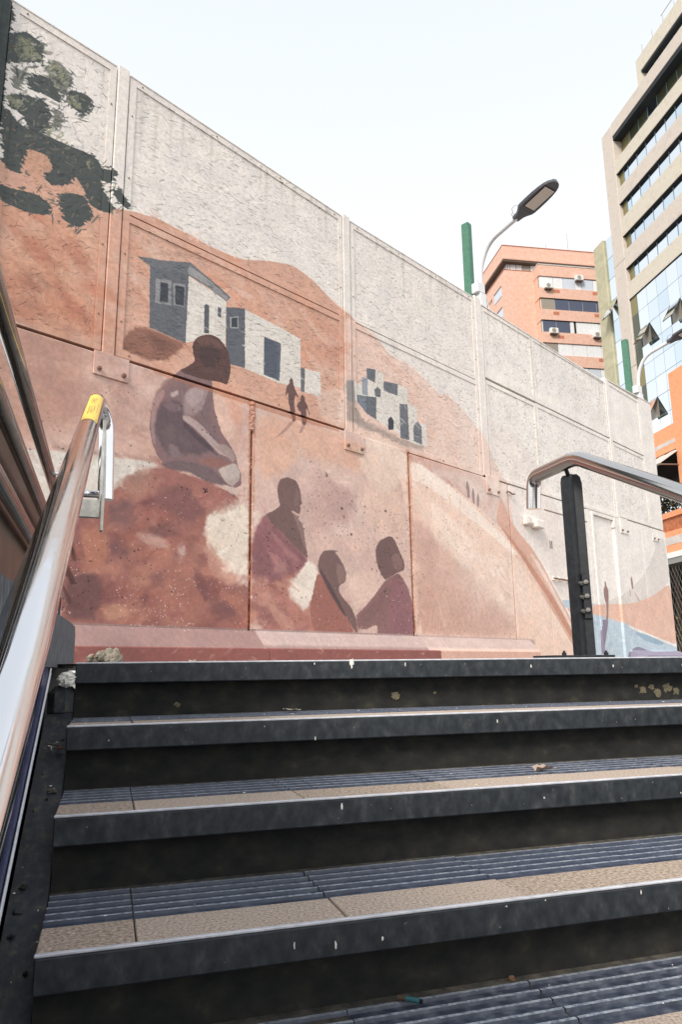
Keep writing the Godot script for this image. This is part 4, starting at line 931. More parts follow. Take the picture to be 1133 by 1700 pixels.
func materials() -> void:
	M.slab = rich([rgb(26, 32, 38), rgb(40, 46, 52), rgb(54, 59, 62), rgb(76, 78, 77)], [0.1, 0.42, 0.7, 0.96], 0.03, 1.5, 0.5, 0.1, 11)
	M.riser = rich([rgb(27, 28, 28), rgb(37, 37, 35), rgb(47, 46, 41), rgb(66, 62, 53)], [0.1, 0.42, 0.74, 0.98], 0.016, 1.3, 0.9, 0.06, 12)
	M.tile = rich([rgb(46, 53, 68), rgb(64, 72, 90), rgb(92, 98, 113)], [0.2, 0.52, 0.85], 0.014, 2.1, 0.34, 0.02, 13)
	M.tile_b = rich([rgb(52, 58, 72), rgb(72, 78, 93), rgb(102, 106, 116)], [0.2, 0.52, 0.85], 0.016, 2.6, 0.38, 0.02, 14)
	M.ridge = rich([rgb(112, 120, 138), rgb(164, 170, 180), rgb(200, 202, 204)], [0.2, 0.5, 0.85], 0.04, 3.0, 0.45, 0.02, 15)
	M.dust = rich([rgb(66, 64, 60), rgb(86, 82, 74), rgb(104, 98, 88)], [0.2, 0.5, 0.8], 0.02, 2.0, 0.95, 0.05, 16)
	M.tan = rich([rgb(126, 108, 92), rgb(176, 157, 141), rgb(196, 178, 163), rgb(222, 208, 195)], [0.1, 0.38, 0.64, 0.94], 0.12, 1.9, 0.8, 0.04, 17)
	M.tan_b = rich([rgb(118, 102, 86), rgb(166, 147, 130), rgb(188, 170, 154), rgb(218, 204, 189)], [0.1, 0.4, 0.66, 0.94], 0.1, 1.7, 0.8, 0.04, 18)
	M.trim = rich([rgb(206, 208, 214), rgb(232, 233, 238)], [0.3, 0.7], 0.02, 2.0, 0.4, 0.0, 19, 0.2)
	M.slate = rich([rgb(62, 70, 80), rgb(88, 96, 104), rgb(108, 114, 120), rgb(140, 144, 148)], [0.12, 0.45, 0.7, 0.95], 0.03, 1.6, 0.75, 0.15, 20)
	M.slate.uv1_scale = Vector3(2.6, 0.7, 2.6)
	M.riser.uv1_scale = Vector3(1.2, 1.7, 1.2)
	M.slab.uv1_scale = Vector3(1.7, 1.1, 1.7)
	M.kerb = rich([rgb(24, 29, 38), rgb(40, 45, 53), rgb(60, 59, 56), rgb(96, 88, 72)], [0.12, 0.45, 0.7, 0.93], 0.026, 2.0, 0.55, 0.35, 21)
	M.blue = rich([rgb(36, 40, 84), rgb(52, 56, 108), rgb(80, 84, 128)], [0.25, 0.6, 0.9], 0.02, 1.5, 0.3, 0.02, 22)
	M.steel = mat(rgb(226, 226, 230), 0.09, 1.0)
	M.steel.roughness_texture = noise_tex(31, 0.02, 3, [Color(0.3, 0.3, 0.3), Color(1, 1, 1)], [0.2, 0.8], 256)
	M.steel.roughness = 0.2
	M.steel.uv1_triplanar = true
	M.steel.uv1_world_triplanar = true
	M.steel.uv1_scale = Vector3.ONE * 3.0
	M.steel_b = mat(rgb(204, 200, 197), 0.1, 1.0)
	M.steel_dull = rich([rgb(112, 113, 112), rgb(146, 145, 141)], [0.3, 0.7], 0.01, 0.9, 0.16, 0.0, 32, 1.0)
	M.steel_matt = rich([rgb(190, 188, 180), rgb(214, 212, 204)], [0.3, 0.7], 0.02, 2.0, 0.45, 0.0, 33, 0.7)
	M.sheet = rich([rgb(74, 71, 61), rgb(92, 86, 74), rgb(66, 64, 57)], [0.25, 0.5, 0.8], 0.006, 0.8, 0.36, 0.0, 34, 0.6)
	M.black = rich([rgb(22, 25, 30), rgb(34, 37, 42), rgb(46, 48, 50)], [0.3, 0.6, 0.9], 0.02, 2.4, 0.45, 0.03, 35)
	M.rust_bolt = rich([rgb(120, 92, 76), rgb(150, 122, 108)], [0.3, 0.7], 0.05, 6.0, 0.7, 0.0, 36)
	M.zinc = mat(rgb(150, 148, 142), 0.4, 0.8)
	M.paving = rich([rgb(112, 108, 104), rgb(136, 130, 124), rgb(124, 116, 110)], [0.25, 0.5, 0.8], 0.01, 0.7, 0.9, 0.1, 37)
	M.asphalt = rich([rgb(58, 58, 60), rgb(72, 72, 73)], [0.3, 0.7], 0.02, 0.5, 0.95, 0.1, 38)
	M.dark_post = rich([rgb(24, 34, 32), rgb(38, 50, 46), rgb(58, 72, 66)], [0.3, 0.6, 0.9], 0.02, 1.4, 0.45, 0.1, 39)
	M.green = rich([rgb(62, 112, 90), rgb(82, 132, 108), rgb(72, 120, 98)], [0.25, 0.5, 0.75], 0.02, 1.2, 0.5, 0.0, 40)
	M.lamp_grey = mat(rgb(92, 93, 100), 0.5)
	M.lamp_dark = mat(rgb(44, 30, 34), 0.5)
	M.lamp_lens = rich([rgb(214, 202, 192), rgb(226, 214, 204)], [0.3, 0.7], 0.05, 8.0, 0.3, 0.0, 41)
	M.white_metal = mat(rgb(226, 226, 228), 0.42)
	M.brick = rich([rgb(222, 176, 154), rgb(228, 186, 166), rgb(232, 194, 176)], [0.2, 0.5, 0.8], 0.03, 0.12, 0.9, 0.0, 42)
	M.brick_dark = rich([rgb(188, 116, 90), rgb(204, 134, 106)], [0.3, 0.7], 0.02, 0.3, 0.9, 0.0, 43)
	M.brown = mat(rgb(96, 82, 70), 0.8)
	M.wood = mat(rgb(206, 124, 72), 0.7)
	M.curtain = rich([rgb(226, 228, 230), rgb(240, 240, 240)], [0.3, 0.7], 0.01, 0.6, 0.55, 0.0, 44)
	M.curtain_b = mat(rgb(206, 214, 224), 0.3)
	M.pane_grey = mat(rgb(116, 124, 146), 0.08, 0.35)
	M.pane_tan = mat(rgb(166, 158, 146), 0.25, 0.1)
	M.frame_white = mat(rgb(232, 232, 230), 0.5)
	M.concrete_a = rich([rgb(200, 190, 180), rgb(212, 202, 191), rgb(206, 194, 183)], [0.25, 0.5, 0.8], 0.008, 0.2, 0.9, 0.0, 45)
	M.concrete_b = rich([rgb(202, 194, 178), rgb(214, 206, 190), rgb(208, 200, 186)], [0.25, 0.5, 0.8], 0.008, 0.25, 0.9, 0.0, 46)
	M.olive = rich([rgb(178, 174, 146), rgb(194, 188, 160)], [0.3, 0.7], 0.01, 0.2, 0.9, 0.0, 47)
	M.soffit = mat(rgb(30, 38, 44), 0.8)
	M.mirror = mat(rgb(224, 232, 237), 0.04, 1.0)
	M.mirror_b = mat(rgb(214, 226, 234), 0.05, 1.0)
	M.mirror_c = mat(rgb(232, 238, 242), 0.05, 1.0)
	M.blind = mat(rgb(134, 124, 78), 0.3, 0.15)
	M.blind_b = mat(rgb(84, 88, 68), 0.12, 0.3)
	M.mullion = mat(rgb(116, 136, 152), 0.5)
	M.dark_green = mat(rgb(22, 46, 46), 0.4)
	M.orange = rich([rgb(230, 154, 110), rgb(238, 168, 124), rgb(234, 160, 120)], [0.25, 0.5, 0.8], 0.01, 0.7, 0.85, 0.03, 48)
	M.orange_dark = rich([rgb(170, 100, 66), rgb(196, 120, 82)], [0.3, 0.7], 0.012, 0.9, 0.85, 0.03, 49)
	M.pale = rich([rgb(200, 192, 186), rgb(214, 206, 200)], [0.3, 0.7], 0.01, 0.7, 0.8, 0.0, 50)
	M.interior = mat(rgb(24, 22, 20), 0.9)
	M.bark = rich([rgb(70, 56, 44), rgb(96, 80, 64)], [0.3, 0.7], 0.03, 2.0, 0.95, 0.3, 51)
	M.leaf = mat(rgb(62, 70, 40), 0.6)
	M.leaf.backlight_enabled = true
	M.leaf.backlight = Color(0.2, 0.22, 0.08)
	M.dry = mat(rgb(176, 122, 74), 0.8)
	M.rubble = rich([rgb(120, 108, 92), rgb(168, 158, 142), rgb(206, 198, 184), rgb(92, 80, 66)], [0.25, 0.5, 0.7, 0.85], 0.05, 9.0, 0.95, 0.3, 52)
	M.bare = rich([rgb(96, 90, 72), rgb(140, 130, 106), rgb(70, 66, 54)], [0.25, 0.55, 0.85], 0.05, 9.0, 0.95, 0.1, 54)
	M.tissue = rich([rgb(238, 235, 224), rgb(246, 244, 238), rgb(232, 226, 200)], [0.3, 0.6, 0.92], 0.02, 9.0, 0.9, 0.0, 53)

# ------------------------------------------------------------------ ground
func ground() -> void:
	var g := MB.new()
	g.quad(Vector3(-900, -1.69, 900), Vector3(900, -1.69, 900), Vector3(900, -1.69, 4), Vector3(-900, -1.69, 4), Vector3.UP)
	tag(put("lower_floor", g, M.asphalt), "grey paved floor at the foot of the stairs", "", "", "structure")
	var p := MB.new()
	p.quad(Vector3(-900, 0, TOP_Z - 0.36), Vector3(900, 0, TOP_Z - 0.36), Vector3(900, 0, -900), Vector3(-900, 0, -900), Vector3.UP)
	p.quad(Vector3(RIGHT_X, 0, TOP_Z - 0.36), Vector3(900, 0, TOP_Z - 0.36), Vector3(900, 0, 4.0), Vector3(RIGHT_X, 0, 4.0), Vector3.UP)
	p.quad(Vector3(-900, 0, TOP_Z - 0.36), Vector3(-1.3, 0, TOP_Z - 0.36), Vector3(-1.3, 0, 4.0), Vector3(-900, 0, 4.0), Vector3.UP)
	p.quad(Vector3(-900, 0, 4), Vector3(-1.3, 0, 4), Vector3(-1.3, -1.69, 4), Vector3(-900, -1.69, 4), Vector3(0, 0, 1))
	p.quad(Vector3(RIGHT_X, 0, 4), Vector3(900, 0, 4), Vector3(900, -1.69, 4), Vector3(RIGHT_X, -1.69, 4), Vector3(0, 0, 1))
	tag(put("plaza_pavement", p, M.paving), "grey pavement of the plaza at the top of the stairs", "", "", "structure")
	var f := MB.new()
	f.quad(Vector3(-1.3, -1.686, 4.0), Vector3(RIGHT_X, -1.686, 4.0), Vector3(RIGHT_X, -1.686, -0.3), Vector3(-1.3, -1.686, -0.3), Vector3.UP)
	tag(put("stairwell_floor", f, M.paving), "grey floor at the bottom of the stairwell", "", "", "structure")

# ------------------------------------------------------------------ the wall with the mural
var wall: Node3D
var paint_a: StandardMaterial3D
var paint_b: StandardMaterial3D

func wall_piece(called: String, c: Dictionary, m: Material, build: Array, bev := 0.0, parent: Node3D = null) -> MeshInstance3D:
	# build: boxes as [u0, v0, d0, u1, v1, d1]
	var b := MB.new()
	b.canvas = true
	b.cu = c.u0
	b.cv = c.v1
	b.su = c.s / c.w
	b.sv = c.s / c.h
	for k in build:
		if k.size() == 8:   # a piece whose top slopes: u0, v0, d0, u1, v1, d1, v0 at the far end, v1 at the far end
			b.prism([Vector2(k[0], k[1]), Vector2(k[3], k[6]), Vector2(k[3], k[7]), Vector2(k[0], k[4])], k[2], k[5])
		else:
			b.box(Vector3(k[0], k[1], k[2]), Vector3(k[3], k[4], k[5]), bev)
	return put(called, b, m, parent if parent else wall)

func bolt_mesh(r: float, h: float) -> ArrayMesh:
	var b := MB.new()
	b.tube([Vector3.ZERO, Vector3(0, 0, h)], r, 6)
	b.tube([Vector3(0, 0, h), Vector3(0, 0, h * 1.7)], r * 0.5, 8)
	return b.done()

func mural_wall() -> void:
	var wd := Vector3(cos(WALL_TURN), 0, -sin(WALL_TURN))
	var out := Vector3(sin(WALL_TURN), 0, cos(WALL_TURN))
	wall = thing("mural_wall", "long wall of concrete and strand board panels painted with a desert village mural", "wall", Transform3D(Basis(wd, Vector3.UP, out), out * -5.0))
	var ca := canvas(1.3, 8.75, -0.1, 5.12, 215.0)
	var cb := canvas(7.8, 14.4, -0.1, 5.12, 160.0)
	paint_mural()
	# strand boards: [u0, u1, v0, v1, canvas, how far the strands turn]
	for k in [[1.72, 2.47, 2.46, 4.92, ca, 1.1], [2.71, 5.24, 2.46, 3.63, ca, 0.45], [2.71, 5.24, 3.74, 4.92, ca, 0.45], [5.48, 7.82, 2.42, 3.55, ca, 0.5], [5.48, 7.82, 3.7, 4.85, ca, 0.5], [8.12, 8.75, 2.48, 3.7, ca, 0.8], [8.12, 11.9, 2.48, 3.7, cb, 0.8], [8.12, 11.9, 3.94, 4.8, cb, 0.8], [12.1, 13.3, 2.48, 3.72, cb, 0.8]]:
		strands(k[4], k[0], k[1], k[2], k[3], int((k[1] - k[0]) * (k[3] - k[2]) * (720 if k[4] == ca else 480)), k[5])
	pits(ca, 1.65, 8.45, 0.32, 2.16, 2200, 0.006)
	pits(ca, 4.2, 6.3, 0.6, 2.0, 420, 0.007)
	for p in [[2.42, 1.76, 0.022], [5.0, 1.86, 0.02], [5.22, 1.55, 0.013], [5.9, 1.62, 0.016], [3.95, 1.62, 0.016], [3.55, 1.45, 0.022], [5.55, 1.02, 0.015], [5.35, 1.3, 0.012]]:
		for i in 9:
			pits(ca, p[0] - p[2], p[0] + p[2], p[1] - p[2], p[1] + p[2], 2, p[2] * 0.4)
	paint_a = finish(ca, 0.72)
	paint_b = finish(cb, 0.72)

	# lower concrete panels, 12 mm joints between them
	var joints := [1.62, 4.045, 6.335, 8.47]
	for i in 3:
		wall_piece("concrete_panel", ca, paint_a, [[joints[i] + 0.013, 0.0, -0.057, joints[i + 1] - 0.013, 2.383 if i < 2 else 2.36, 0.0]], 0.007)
	for i in [1, 2]:   # crumbling mortar in the joints
		var mo := MB.new()
		mo.canvas = true
		mo.cu = ca.u0
		mo.cv = ca.v1
		mo.su = ca.s / ca.w
		mo.sv = ca.s / ca.h
		var top := 2.37 if i == 1 else 2.2
		for k in 30:
			var v := rng.randf_range(0.3, top)
			mo.lump(Vector3(joints[i] + rng.randf_range(-0.006, 0.006), v, -0.03 + rng.randf_range(-0.012, 0.016)), Vector3(0.011, rng.randf_range(0.012, 0.035), 0.014), k, 0.5, 4, 6)
		if i == 1:
			for k in 9:
				mo.lump(Vector3(joints[i] + rng.randf_range(-0.012, 0.012), 2.36 - k * 0.03, -0.004), Vector3(0.024, 0.026, 0.018), 60 + k, 0.5, 5, 8)
		tag(put("joint_mortar", mo, paint_a, wall), "", "", "", "stuff")
		put("joint_backing", bx(Vector3(joints[i] - 0.012, 0.0, -0.16), Vector3(joints[i] + 0.012, 2.29, -0.058)), M.riser, wall)
	# kerb at the foot, chamfered, in lengths
	var kj := [1.62, 4.15, 6.55, 8.78]
	for i in 3:
		var k := MB.new()
		k.canvas = true
		k.cu = ca.u0
		k.cv = ca.v1
		k.su = ca.s / ca.w
		k.sv = ca.s / ca.h
		var a: float = kj[i] + 0.006
		var b: float = kj[i + 1] - 0.006
		var sa := -0.08 if i > 0 else 0.0
		var sb := -0.08 if i < 2 else 0.0
		k.quad(Vector3(a + sa, 0.295, 0.002), Vector3(b + sb, 0.295, 0.002), Vector3(b, 0.135, 0.15), Vector3(a, 0.135, 0.15), Vector3(0, 1, 1))
		k.quad(Vector3(a, 0.135, 0.15), Vector3(b, 0.135, 0.15), Vector3(b, 0.0, 0.155), Vector3(a, 0.0, 0.155), Vector3(0, 0, 1))
		k.quad(Vector3(b + sb, 0.295, 0.002), Vector3(b, 0.135, 0.15), Vector3(b, 0, 0.155), Vector3(b + sb, 0, 0.002), Vector3(1, 0, 0))
		k.quad(Vector3(a + sa, 0.295, 0.002), Vector3(a, 0.135, 0.15), Vector3(a, 0, 0.155), Vector3(a + sa, 0, 0.002), Vector3(-1, 0, 0))
		put("kerb_length", k, paint_a, wall)
	var kr := MB.new()
	kr.canvas = true
	kr.cu = cb.u0
	kr.cv = cb.v1
	kr.su = cb.s / cb.w
	kr.sv = cb.s / cb.h
	kr.quad(Vector3(11.95, 0.19, 0.002), Vector3(14.05, 0.19, 0.002), Vector3(14.05, 0.10, 0.22), Vector3(12.1, 0.10, 0.22), Vector3(0, 1, 1))
	kr.quad(Vector3(12.1, 0.10, 0.22), Vector3(14.05, 0.10, 0.22), Vector3(14.05, 0.0, 0.225), Vector3(12.1, 0.0, 0.225), Vector3(0, 0, 1))
	kr.quad(Vector3(11.95, 0.19, 0.002), Vector3(12.1, 0.10, 0.22), Vector3(12.1, 0, 0.225), Vector3(11.95, 0, 0.002), Vector3(-1, 0, 0))
	put("kerb_length", kr, paint_b, wall)

	# strand boards with their flat steel edging
	var bays := [[1.65, 2.535, 2.41, 5.0, 4.995, false], [2.66, 5.29, 2.41, 4.985, 4.885, true], [5.42, 7.885, 2.375, 4.885, 4.885, true]]
	var screw := MB.new()
	screw.tube([Vector3.ZERO, Vector3(0, 0, 0.004)], 0.008, 8)
	var screw_m := screw.done()
	for b in bays:
		var u0: float = b[0]
		var u1: float = b[1]
		var v0: float = b[2]
		var vl: float = b[3]
		var vr: float = b[4]
		var w := 0.062
		if b[5]:
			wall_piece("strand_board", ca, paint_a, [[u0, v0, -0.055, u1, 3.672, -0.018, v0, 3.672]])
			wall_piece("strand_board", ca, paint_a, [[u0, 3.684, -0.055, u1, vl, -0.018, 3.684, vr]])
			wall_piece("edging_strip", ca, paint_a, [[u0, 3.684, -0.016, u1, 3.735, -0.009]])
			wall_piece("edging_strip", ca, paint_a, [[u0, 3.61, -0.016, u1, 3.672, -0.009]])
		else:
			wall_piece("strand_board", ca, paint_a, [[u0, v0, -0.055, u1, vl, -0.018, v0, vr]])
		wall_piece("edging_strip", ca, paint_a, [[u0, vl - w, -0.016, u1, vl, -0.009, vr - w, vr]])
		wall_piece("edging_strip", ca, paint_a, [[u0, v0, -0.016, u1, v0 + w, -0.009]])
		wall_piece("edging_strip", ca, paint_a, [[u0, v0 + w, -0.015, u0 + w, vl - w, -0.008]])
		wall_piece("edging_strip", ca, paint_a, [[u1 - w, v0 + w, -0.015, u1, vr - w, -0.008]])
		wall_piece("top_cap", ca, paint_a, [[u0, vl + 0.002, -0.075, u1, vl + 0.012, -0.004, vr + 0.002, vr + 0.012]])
		for v in [v0 + 0.3, v0 + 0.9, v0 + 1.6, v0 + 2.2]:
			put("screw", screw_m, M.rust_bolt, wall, Transform3D(Basis(), Vector3(u0 + 0.035, v, -0.008)))
			put("screw", screw_m, M.rust_bolt, wall, Transform3D(Basis(), Vector3(u1 - 0.035, v, -0.008)))
		var n := int((u1 - u0) / 0.6)
		for i in n:
			var u := lerpf(u0 + 0.12, u1 - 0.12, i / float(maxi(1, n - 1)))
			put("screw", screw_m, M.rust_bolt, wall, Transform3D(Basis(), Vector3(u, lerpf(vl, vr, (u - u0) / (u1 - u0)) - 0.03, -0.008)))
			if i % 2 == 0:
				put("screw", screw_m, M.rust_bolt, wall, Transform3D(Basis(), Vector3(u, v0 + 0.03, -0.008)))
	# right-hand boards: upper row and lower row, with a doubled rail between
	for k in [[8.07, 9.4, 2.43, 3.755], [9.42, 11.93, 2.43, 3.765], [12.06, 13.4, 2.42, 3.745], [8.07, 9.4, 3.79, 4.83], [9.42, 11.93, 3.79, 4.83], [12.06, 13.4, 3.77, 4.86]]:
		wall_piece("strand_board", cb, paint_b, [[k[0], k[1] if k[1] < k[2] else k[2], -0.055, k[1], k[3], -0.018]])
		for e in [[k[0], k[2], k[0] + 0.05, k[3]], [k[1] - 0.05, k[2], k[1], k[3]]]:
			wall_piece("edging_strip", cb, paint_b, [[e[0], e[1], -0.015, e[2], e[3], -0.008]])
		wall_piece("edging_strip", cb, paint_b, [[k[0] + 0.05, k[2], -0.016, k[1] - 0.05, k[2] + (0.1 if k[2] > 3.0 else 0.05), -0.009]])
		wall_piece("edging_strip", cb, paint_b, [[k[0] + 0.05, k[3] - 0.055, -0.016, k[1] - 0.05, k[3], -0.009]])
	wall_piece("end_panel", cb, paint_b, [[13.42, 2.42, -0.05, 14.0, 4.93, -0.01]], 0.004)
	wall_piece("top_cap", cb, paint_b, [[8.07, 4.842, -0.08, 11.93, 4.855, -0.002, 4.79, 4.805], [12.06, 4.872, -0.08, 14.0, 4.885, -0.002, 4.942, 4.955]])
	put("seam_shade_sheet", bx(Vector3(8.05, 2.3, -0.09), Vector3(14.0, 4.8, -0.06)), M.riser, wall)  # dark sheets added behind the boards, standing in for shade in the seams
	put("seam_shade_sheet", bx(Vector3(1.65, 2.3, -0.09), Vector3(8.05, 4.87, -0.06)), M.riser, wall)

	# posts, foot plates, bolts
	var big_bolt := bolt_mesh(0.019, 0.018)
	for k in [[2.545, 2.65, 5.03, ca, 2.475, 2.775, 2.2], [5.30, 5.41, 4.93, ca, 5.265, 5.565, 2.18], [7.895, 8.055, 4.93, ca, 7.92, 8.23, 2.15], [11.945, 12.045, 4.9, cb, 12.0, 12.3, 2.13]]:
		var c: Dictionary = k[3]
		var m := paint_a if c == ca else paint_b
		wall_piece("post", c, m, [[k[0], 2.39, -0.12, k[1], k[2], 0.0]], 0.006)
		var pl := wall_piece("foot_plate", c, m, [[k[4], k[6], 0.002, k[5], 2.395, 0.014]], 0.003)
		for u in [k[4] + 0.045, k[5] - 0.045]:
			put("bolt", big_bolt, M.rust_bolt, pl, Transform3D(Basis(), Vector3(u, k[6] + 0.05, 0.014)))
	var pe := wall_piece("foot_plate", cb, paint_b, [[13.38, 2.16, 0.002, 13.66, 2.28, 0.014]], 0.003)
	for u in [13.43, 13.61]:
		put("bolt", big_bolt, M.rust_bolt, pe, Transform3D(Basis(), Vector3(u, 2.2, 0.014)))

	# the metal-clad part with doors, right of the concrete
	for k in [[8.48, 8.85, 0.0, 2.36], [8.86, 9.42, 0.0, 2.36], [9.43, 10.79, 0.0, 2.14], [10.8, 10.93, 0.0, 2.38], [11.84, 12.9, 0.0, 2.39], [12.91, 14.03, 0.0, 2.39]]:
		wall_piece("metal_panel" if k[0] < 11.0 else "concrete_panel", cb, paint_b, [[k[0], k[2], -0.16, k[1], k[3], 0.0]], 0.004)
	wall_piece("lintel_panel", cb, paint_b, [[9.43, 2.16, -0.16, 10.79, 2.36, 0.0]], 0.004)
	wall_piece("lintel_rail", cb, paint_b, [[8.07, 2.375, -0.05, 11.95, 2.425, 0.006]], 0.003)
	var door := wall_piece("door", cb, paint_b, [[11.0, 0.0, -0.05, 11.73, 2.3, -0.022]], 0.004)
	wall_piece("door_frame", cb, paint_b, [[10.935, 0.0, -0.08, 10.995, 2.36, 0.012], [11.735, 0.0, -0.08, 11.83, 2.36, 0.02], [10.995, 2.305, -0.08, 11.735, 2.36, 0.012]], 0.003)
	wall_piece("hinge", cb, paint_b, [[11.70, 2.18, -0.02, 11.75, 2.28, 0.03]], 0.004, door)
	# junction boxes, latch, vent slots on the metal panels
	var jb := wall_piece("junction_box", cb, paint_b, [[8.79, 1.85, 0.002, 8.95, 1.97, 0.07]], 0.01)
	wall_piece("box_lid", cb, paint_b, [[8.81, 1.865, 0.071, 8.93, 1.955, 0.08]], 0.006, jb)
	wall_piece("junction_box", cb, paint_b, [[9.0, 1.83, 0.002, 9.23, 1.95, 0.1]], 0.014)
	put("conduit", tb(rounded([Vector3(8.95, 1.9, 0.03), Vector3(9.02, 1.9, 0.03)], 0.02), 0.012, 10), paint_b, wall)
	for u in [9.515, 9.565]:
		put("vent_slot", bx(Vector3(u, 1.60, 0.0012), Vector3(u + 0.016, 1.71, 0.003)), M.interior, wall)
	put("latch", tb([Vector3(9.5, 1.17, 0.03), Vector3(9.98, 1.17, 0.03)], 0.012, 8), M.rust_bolt, wall)
	for u in [9.52, 9.7, 9.95]:
		put("latch_bracket", bx(Vector3(u - 0.02, 1.14, 0.001), Vector3(u + 0.02, 1.20, 0.035), 0.004), paint_b, wall)
	put("rusty_hook", tb(rounded([Vector3(8.42, 2.25, 0.0), Vector3(8.44, 2.25, 0.03), Vector3(8.5, 2.22, 0.04), Vector3(8.58, 2.24, 0.03)], 0.03), 0.011, 8), M.rust_bolt, wall)
	# the dark green pillar that closes the wall on the left
	var pil := thing("dark_pillar", "dark green painted steel pillar closing the left end of the mural wall", "pillar", Transform3D(Basis(wd, Vector3.UP, out), out * -5.0))
	put("shaft", bx(Vector3(1.15, 0.0, -0.2), Vector3(1.635, 5.6, 0.03), 0.012), M.dark_post, pil)
	put("flange", bx(Vector3(1.12, 0.0, 0.032), Vector3(1.56, 5.6, 0.05), 0.004), M.dark_post, pil)
	put("base_plate", bx(Vector3(1.05, 0.0, -0.25), Vector3(1.75, 0.02, 0.16), 0.004), M.dark_post, pil)

# ------------------------------------------------------------------ stairs
func ribbed_tile(w: float, ribs: int, d0: float, d1: float) -> ArrayMesh:
	# from x 0 to w, from z d0 (front) back to d1; two surfaces: the body, then the worn ridge tops
	var body := MB.new()
	var top := MB.new()
	var pitch := (d0 - d1) / ribs
	for i in ribs:
		var z := d0 - i * pitch
		var f := pitch * 0.28
		body.quad(Vector3(0, -0.006, z), Vector3(w, -0.006, z), Vector3(w, -0.006, z - pitch + f), Vector3(0, -0.006, z - pitch + f), Vector3.UP)
		var za := z - pitch + f
		body.quad(Vector3(0, -0.006, za), Vector3(w, -0.006, za), Vector3(w, 0.0, za - 0.002), Vector3(0, 0.0, za - 0.002), Vector3(0, 0.3, 1))
		top.quad(Vector3(0, 0.0, za - 0.002), Vector3(w, 0.0, za - 0.002), Vector3(w, 0.0, za - f + 0.001), Vector3(0, 0.0, za - f + 0.001), Vector3.UP)
		body.quad(Vector3(0, 0.0, za - f + 0.001), Vector3(w, 0.0, za - f + 0.001), Vector3(w, -0.006, za - f), Vector3(0, -0.006, za - f), Vector3(0, 0.3, -1))
	for x in [0.0, w]:
		body.quad(Vector3(x, -0.006, d0), Vector3(x, -0.006, d1), Vector3(x, -0.02, d1), Vector3(x, -0.02, d0), Vector3(-1 if x == 0.0 else 1, 0, 0))
	body.quad(Vector3(0, -0.006, d0), Vector3(w, -0.006, d0), Vector3(w, -0.02, d0), Vector3(0, -0.02, d0), Vector3(0, 0, 1))
	var mesh := body.done()
	top.done(mesh)
	return mesh

func stairs() -> void:
	var st := thing("staircase", "dark stone staircase with ribbed treads and overhanging nosings", "staircase")
	var length := RIGHT_X - LEFT_X
	var tile_w := 0.393
	var first := 0.072 - LEFT_X        # the first tile is a cut one
	var rib := ribbed_tile(tile_w - 0.0022, 5, -0.146, -0.356)
	var rib_cut := ribbed_tile(first - 0.0022, 5, -0.146, -0.356)
	var tan_tile := bx(Vector3(0, -0.02, -0.142), Vector3(tile_w - 0.0022, 0.0, -0.0105), 0.002).done()
	var tan_cut := bx(Vector3(0, -0.02, -0.142), Vector3(first - 0.0022, 0.0, -0.0105), 0.002).done()
	for i in 10:
		var y := -RISE * i
		var z := TOP_Z + GOING * i
		put("nosing_slab", bx(Vector3(LEFT_X, y - 0.062, z - 0.36), Vector3(RIGHT_X, y - 0.021, z - 0.0102), 0.001), M.slab, st)
		put("nosing_face", bx(Vector3(LEFT_X, y - 0.0625, z - 0.0099), Vector3(RIGHT_X, y - 0.0037, z + 0.0015), 0.003), M.slab, st)
		put("edge_trim", bx(Vector3(LEFT_X, y - 0.0035, z - 0.0095), Vector3(RIGHT_X, y + 0.0015, z + 0.0005), 0.0012), M.trim, st)
		put("riser", bx(Vector3(LEFT_X, y - RISE - 0.03, z - 0.30), Vector3(RIGHT_X, y - 0.0625, z - 0.056)), M.riser, st)
		put("dusty_ledge", bx(Vector3(LEFT_X, y - 0.02, z - 0.40), Vector3(RIGHT_X, y - 0.001, z - 0.3575)), M.dust, st)
		put("joint_grout", bx(Vector3(LEFT_X + 0.002, y - 0.0205, z - 0.357), Vector3(RIGHT_X - 0.002, y - 0.0072, z - 0.022)), M.dust, st)
		var n := int((length - first) / tile_w)
		for k in range(-1, n + 1):
			var x := LEFT_X + 0.001 if k < 0 else 0.072 + 0.002 + k * tile_w
			if x + tile_w > RIGHT_X + 0.2:
				continue
			var at := Transform3D(Basis(Vector3.UP, rng.randf_range(-0.002, 0.002)).rotated(Vector3(0, 0, 1), rng.randf_range(-0.002, 0.002)), Vector3(x, y + rng.randf_range(-0.0012, 0.0006), z))
			var a: Material = M.tile if rng.randf() < 0.6 else M.tile_b
			put("ribbed_tile", rib_cut if k < 0 else rib, [a, M.ridge], st, at)
			put("tan_tile", tan_cut if k < 0 else tan_tile, M.tan if rng.randf() < 0.6 else M.tan_b, st, at)
	put("landing_slab", bx(Vector3(LEFT_X, -0.06, TOP_Z - 0.9), Vector3(RIGHT_X, -0.004, TOP_Z - 0.41)), M.paving, st)
	put("core", bx(Vector3(-0.3, -1.69, TOP_Z - 2.0), Vector3(RIGHT_X, -0.33, TOP_Z - 0.3)), M.riser, st)
	# bare patches where the render has come off the top riser
	for k in [[2.0, -0.112, 0.008], [2.03, -0.128, 0.015], [2.075, -0.116, 0.012], [2.10, -0.138, 0.017], [2.15, -0.12, 0.02], [2.19, -0.134, 0.016], [0.98, -0.125, 0.015], [1.13, -0.118, 0.006], [0.22, -0.135, 0.009]]:
		var l := MB.new()
		l.lump(Vector3(k[0], k[1], TOP_Z - 0.056), Vector3(k[2], k[2] * 0.8, 0.004), int(k[0] * 100), 0.6, 7, 12)
		put("bare_patch", l, M.bare, st)

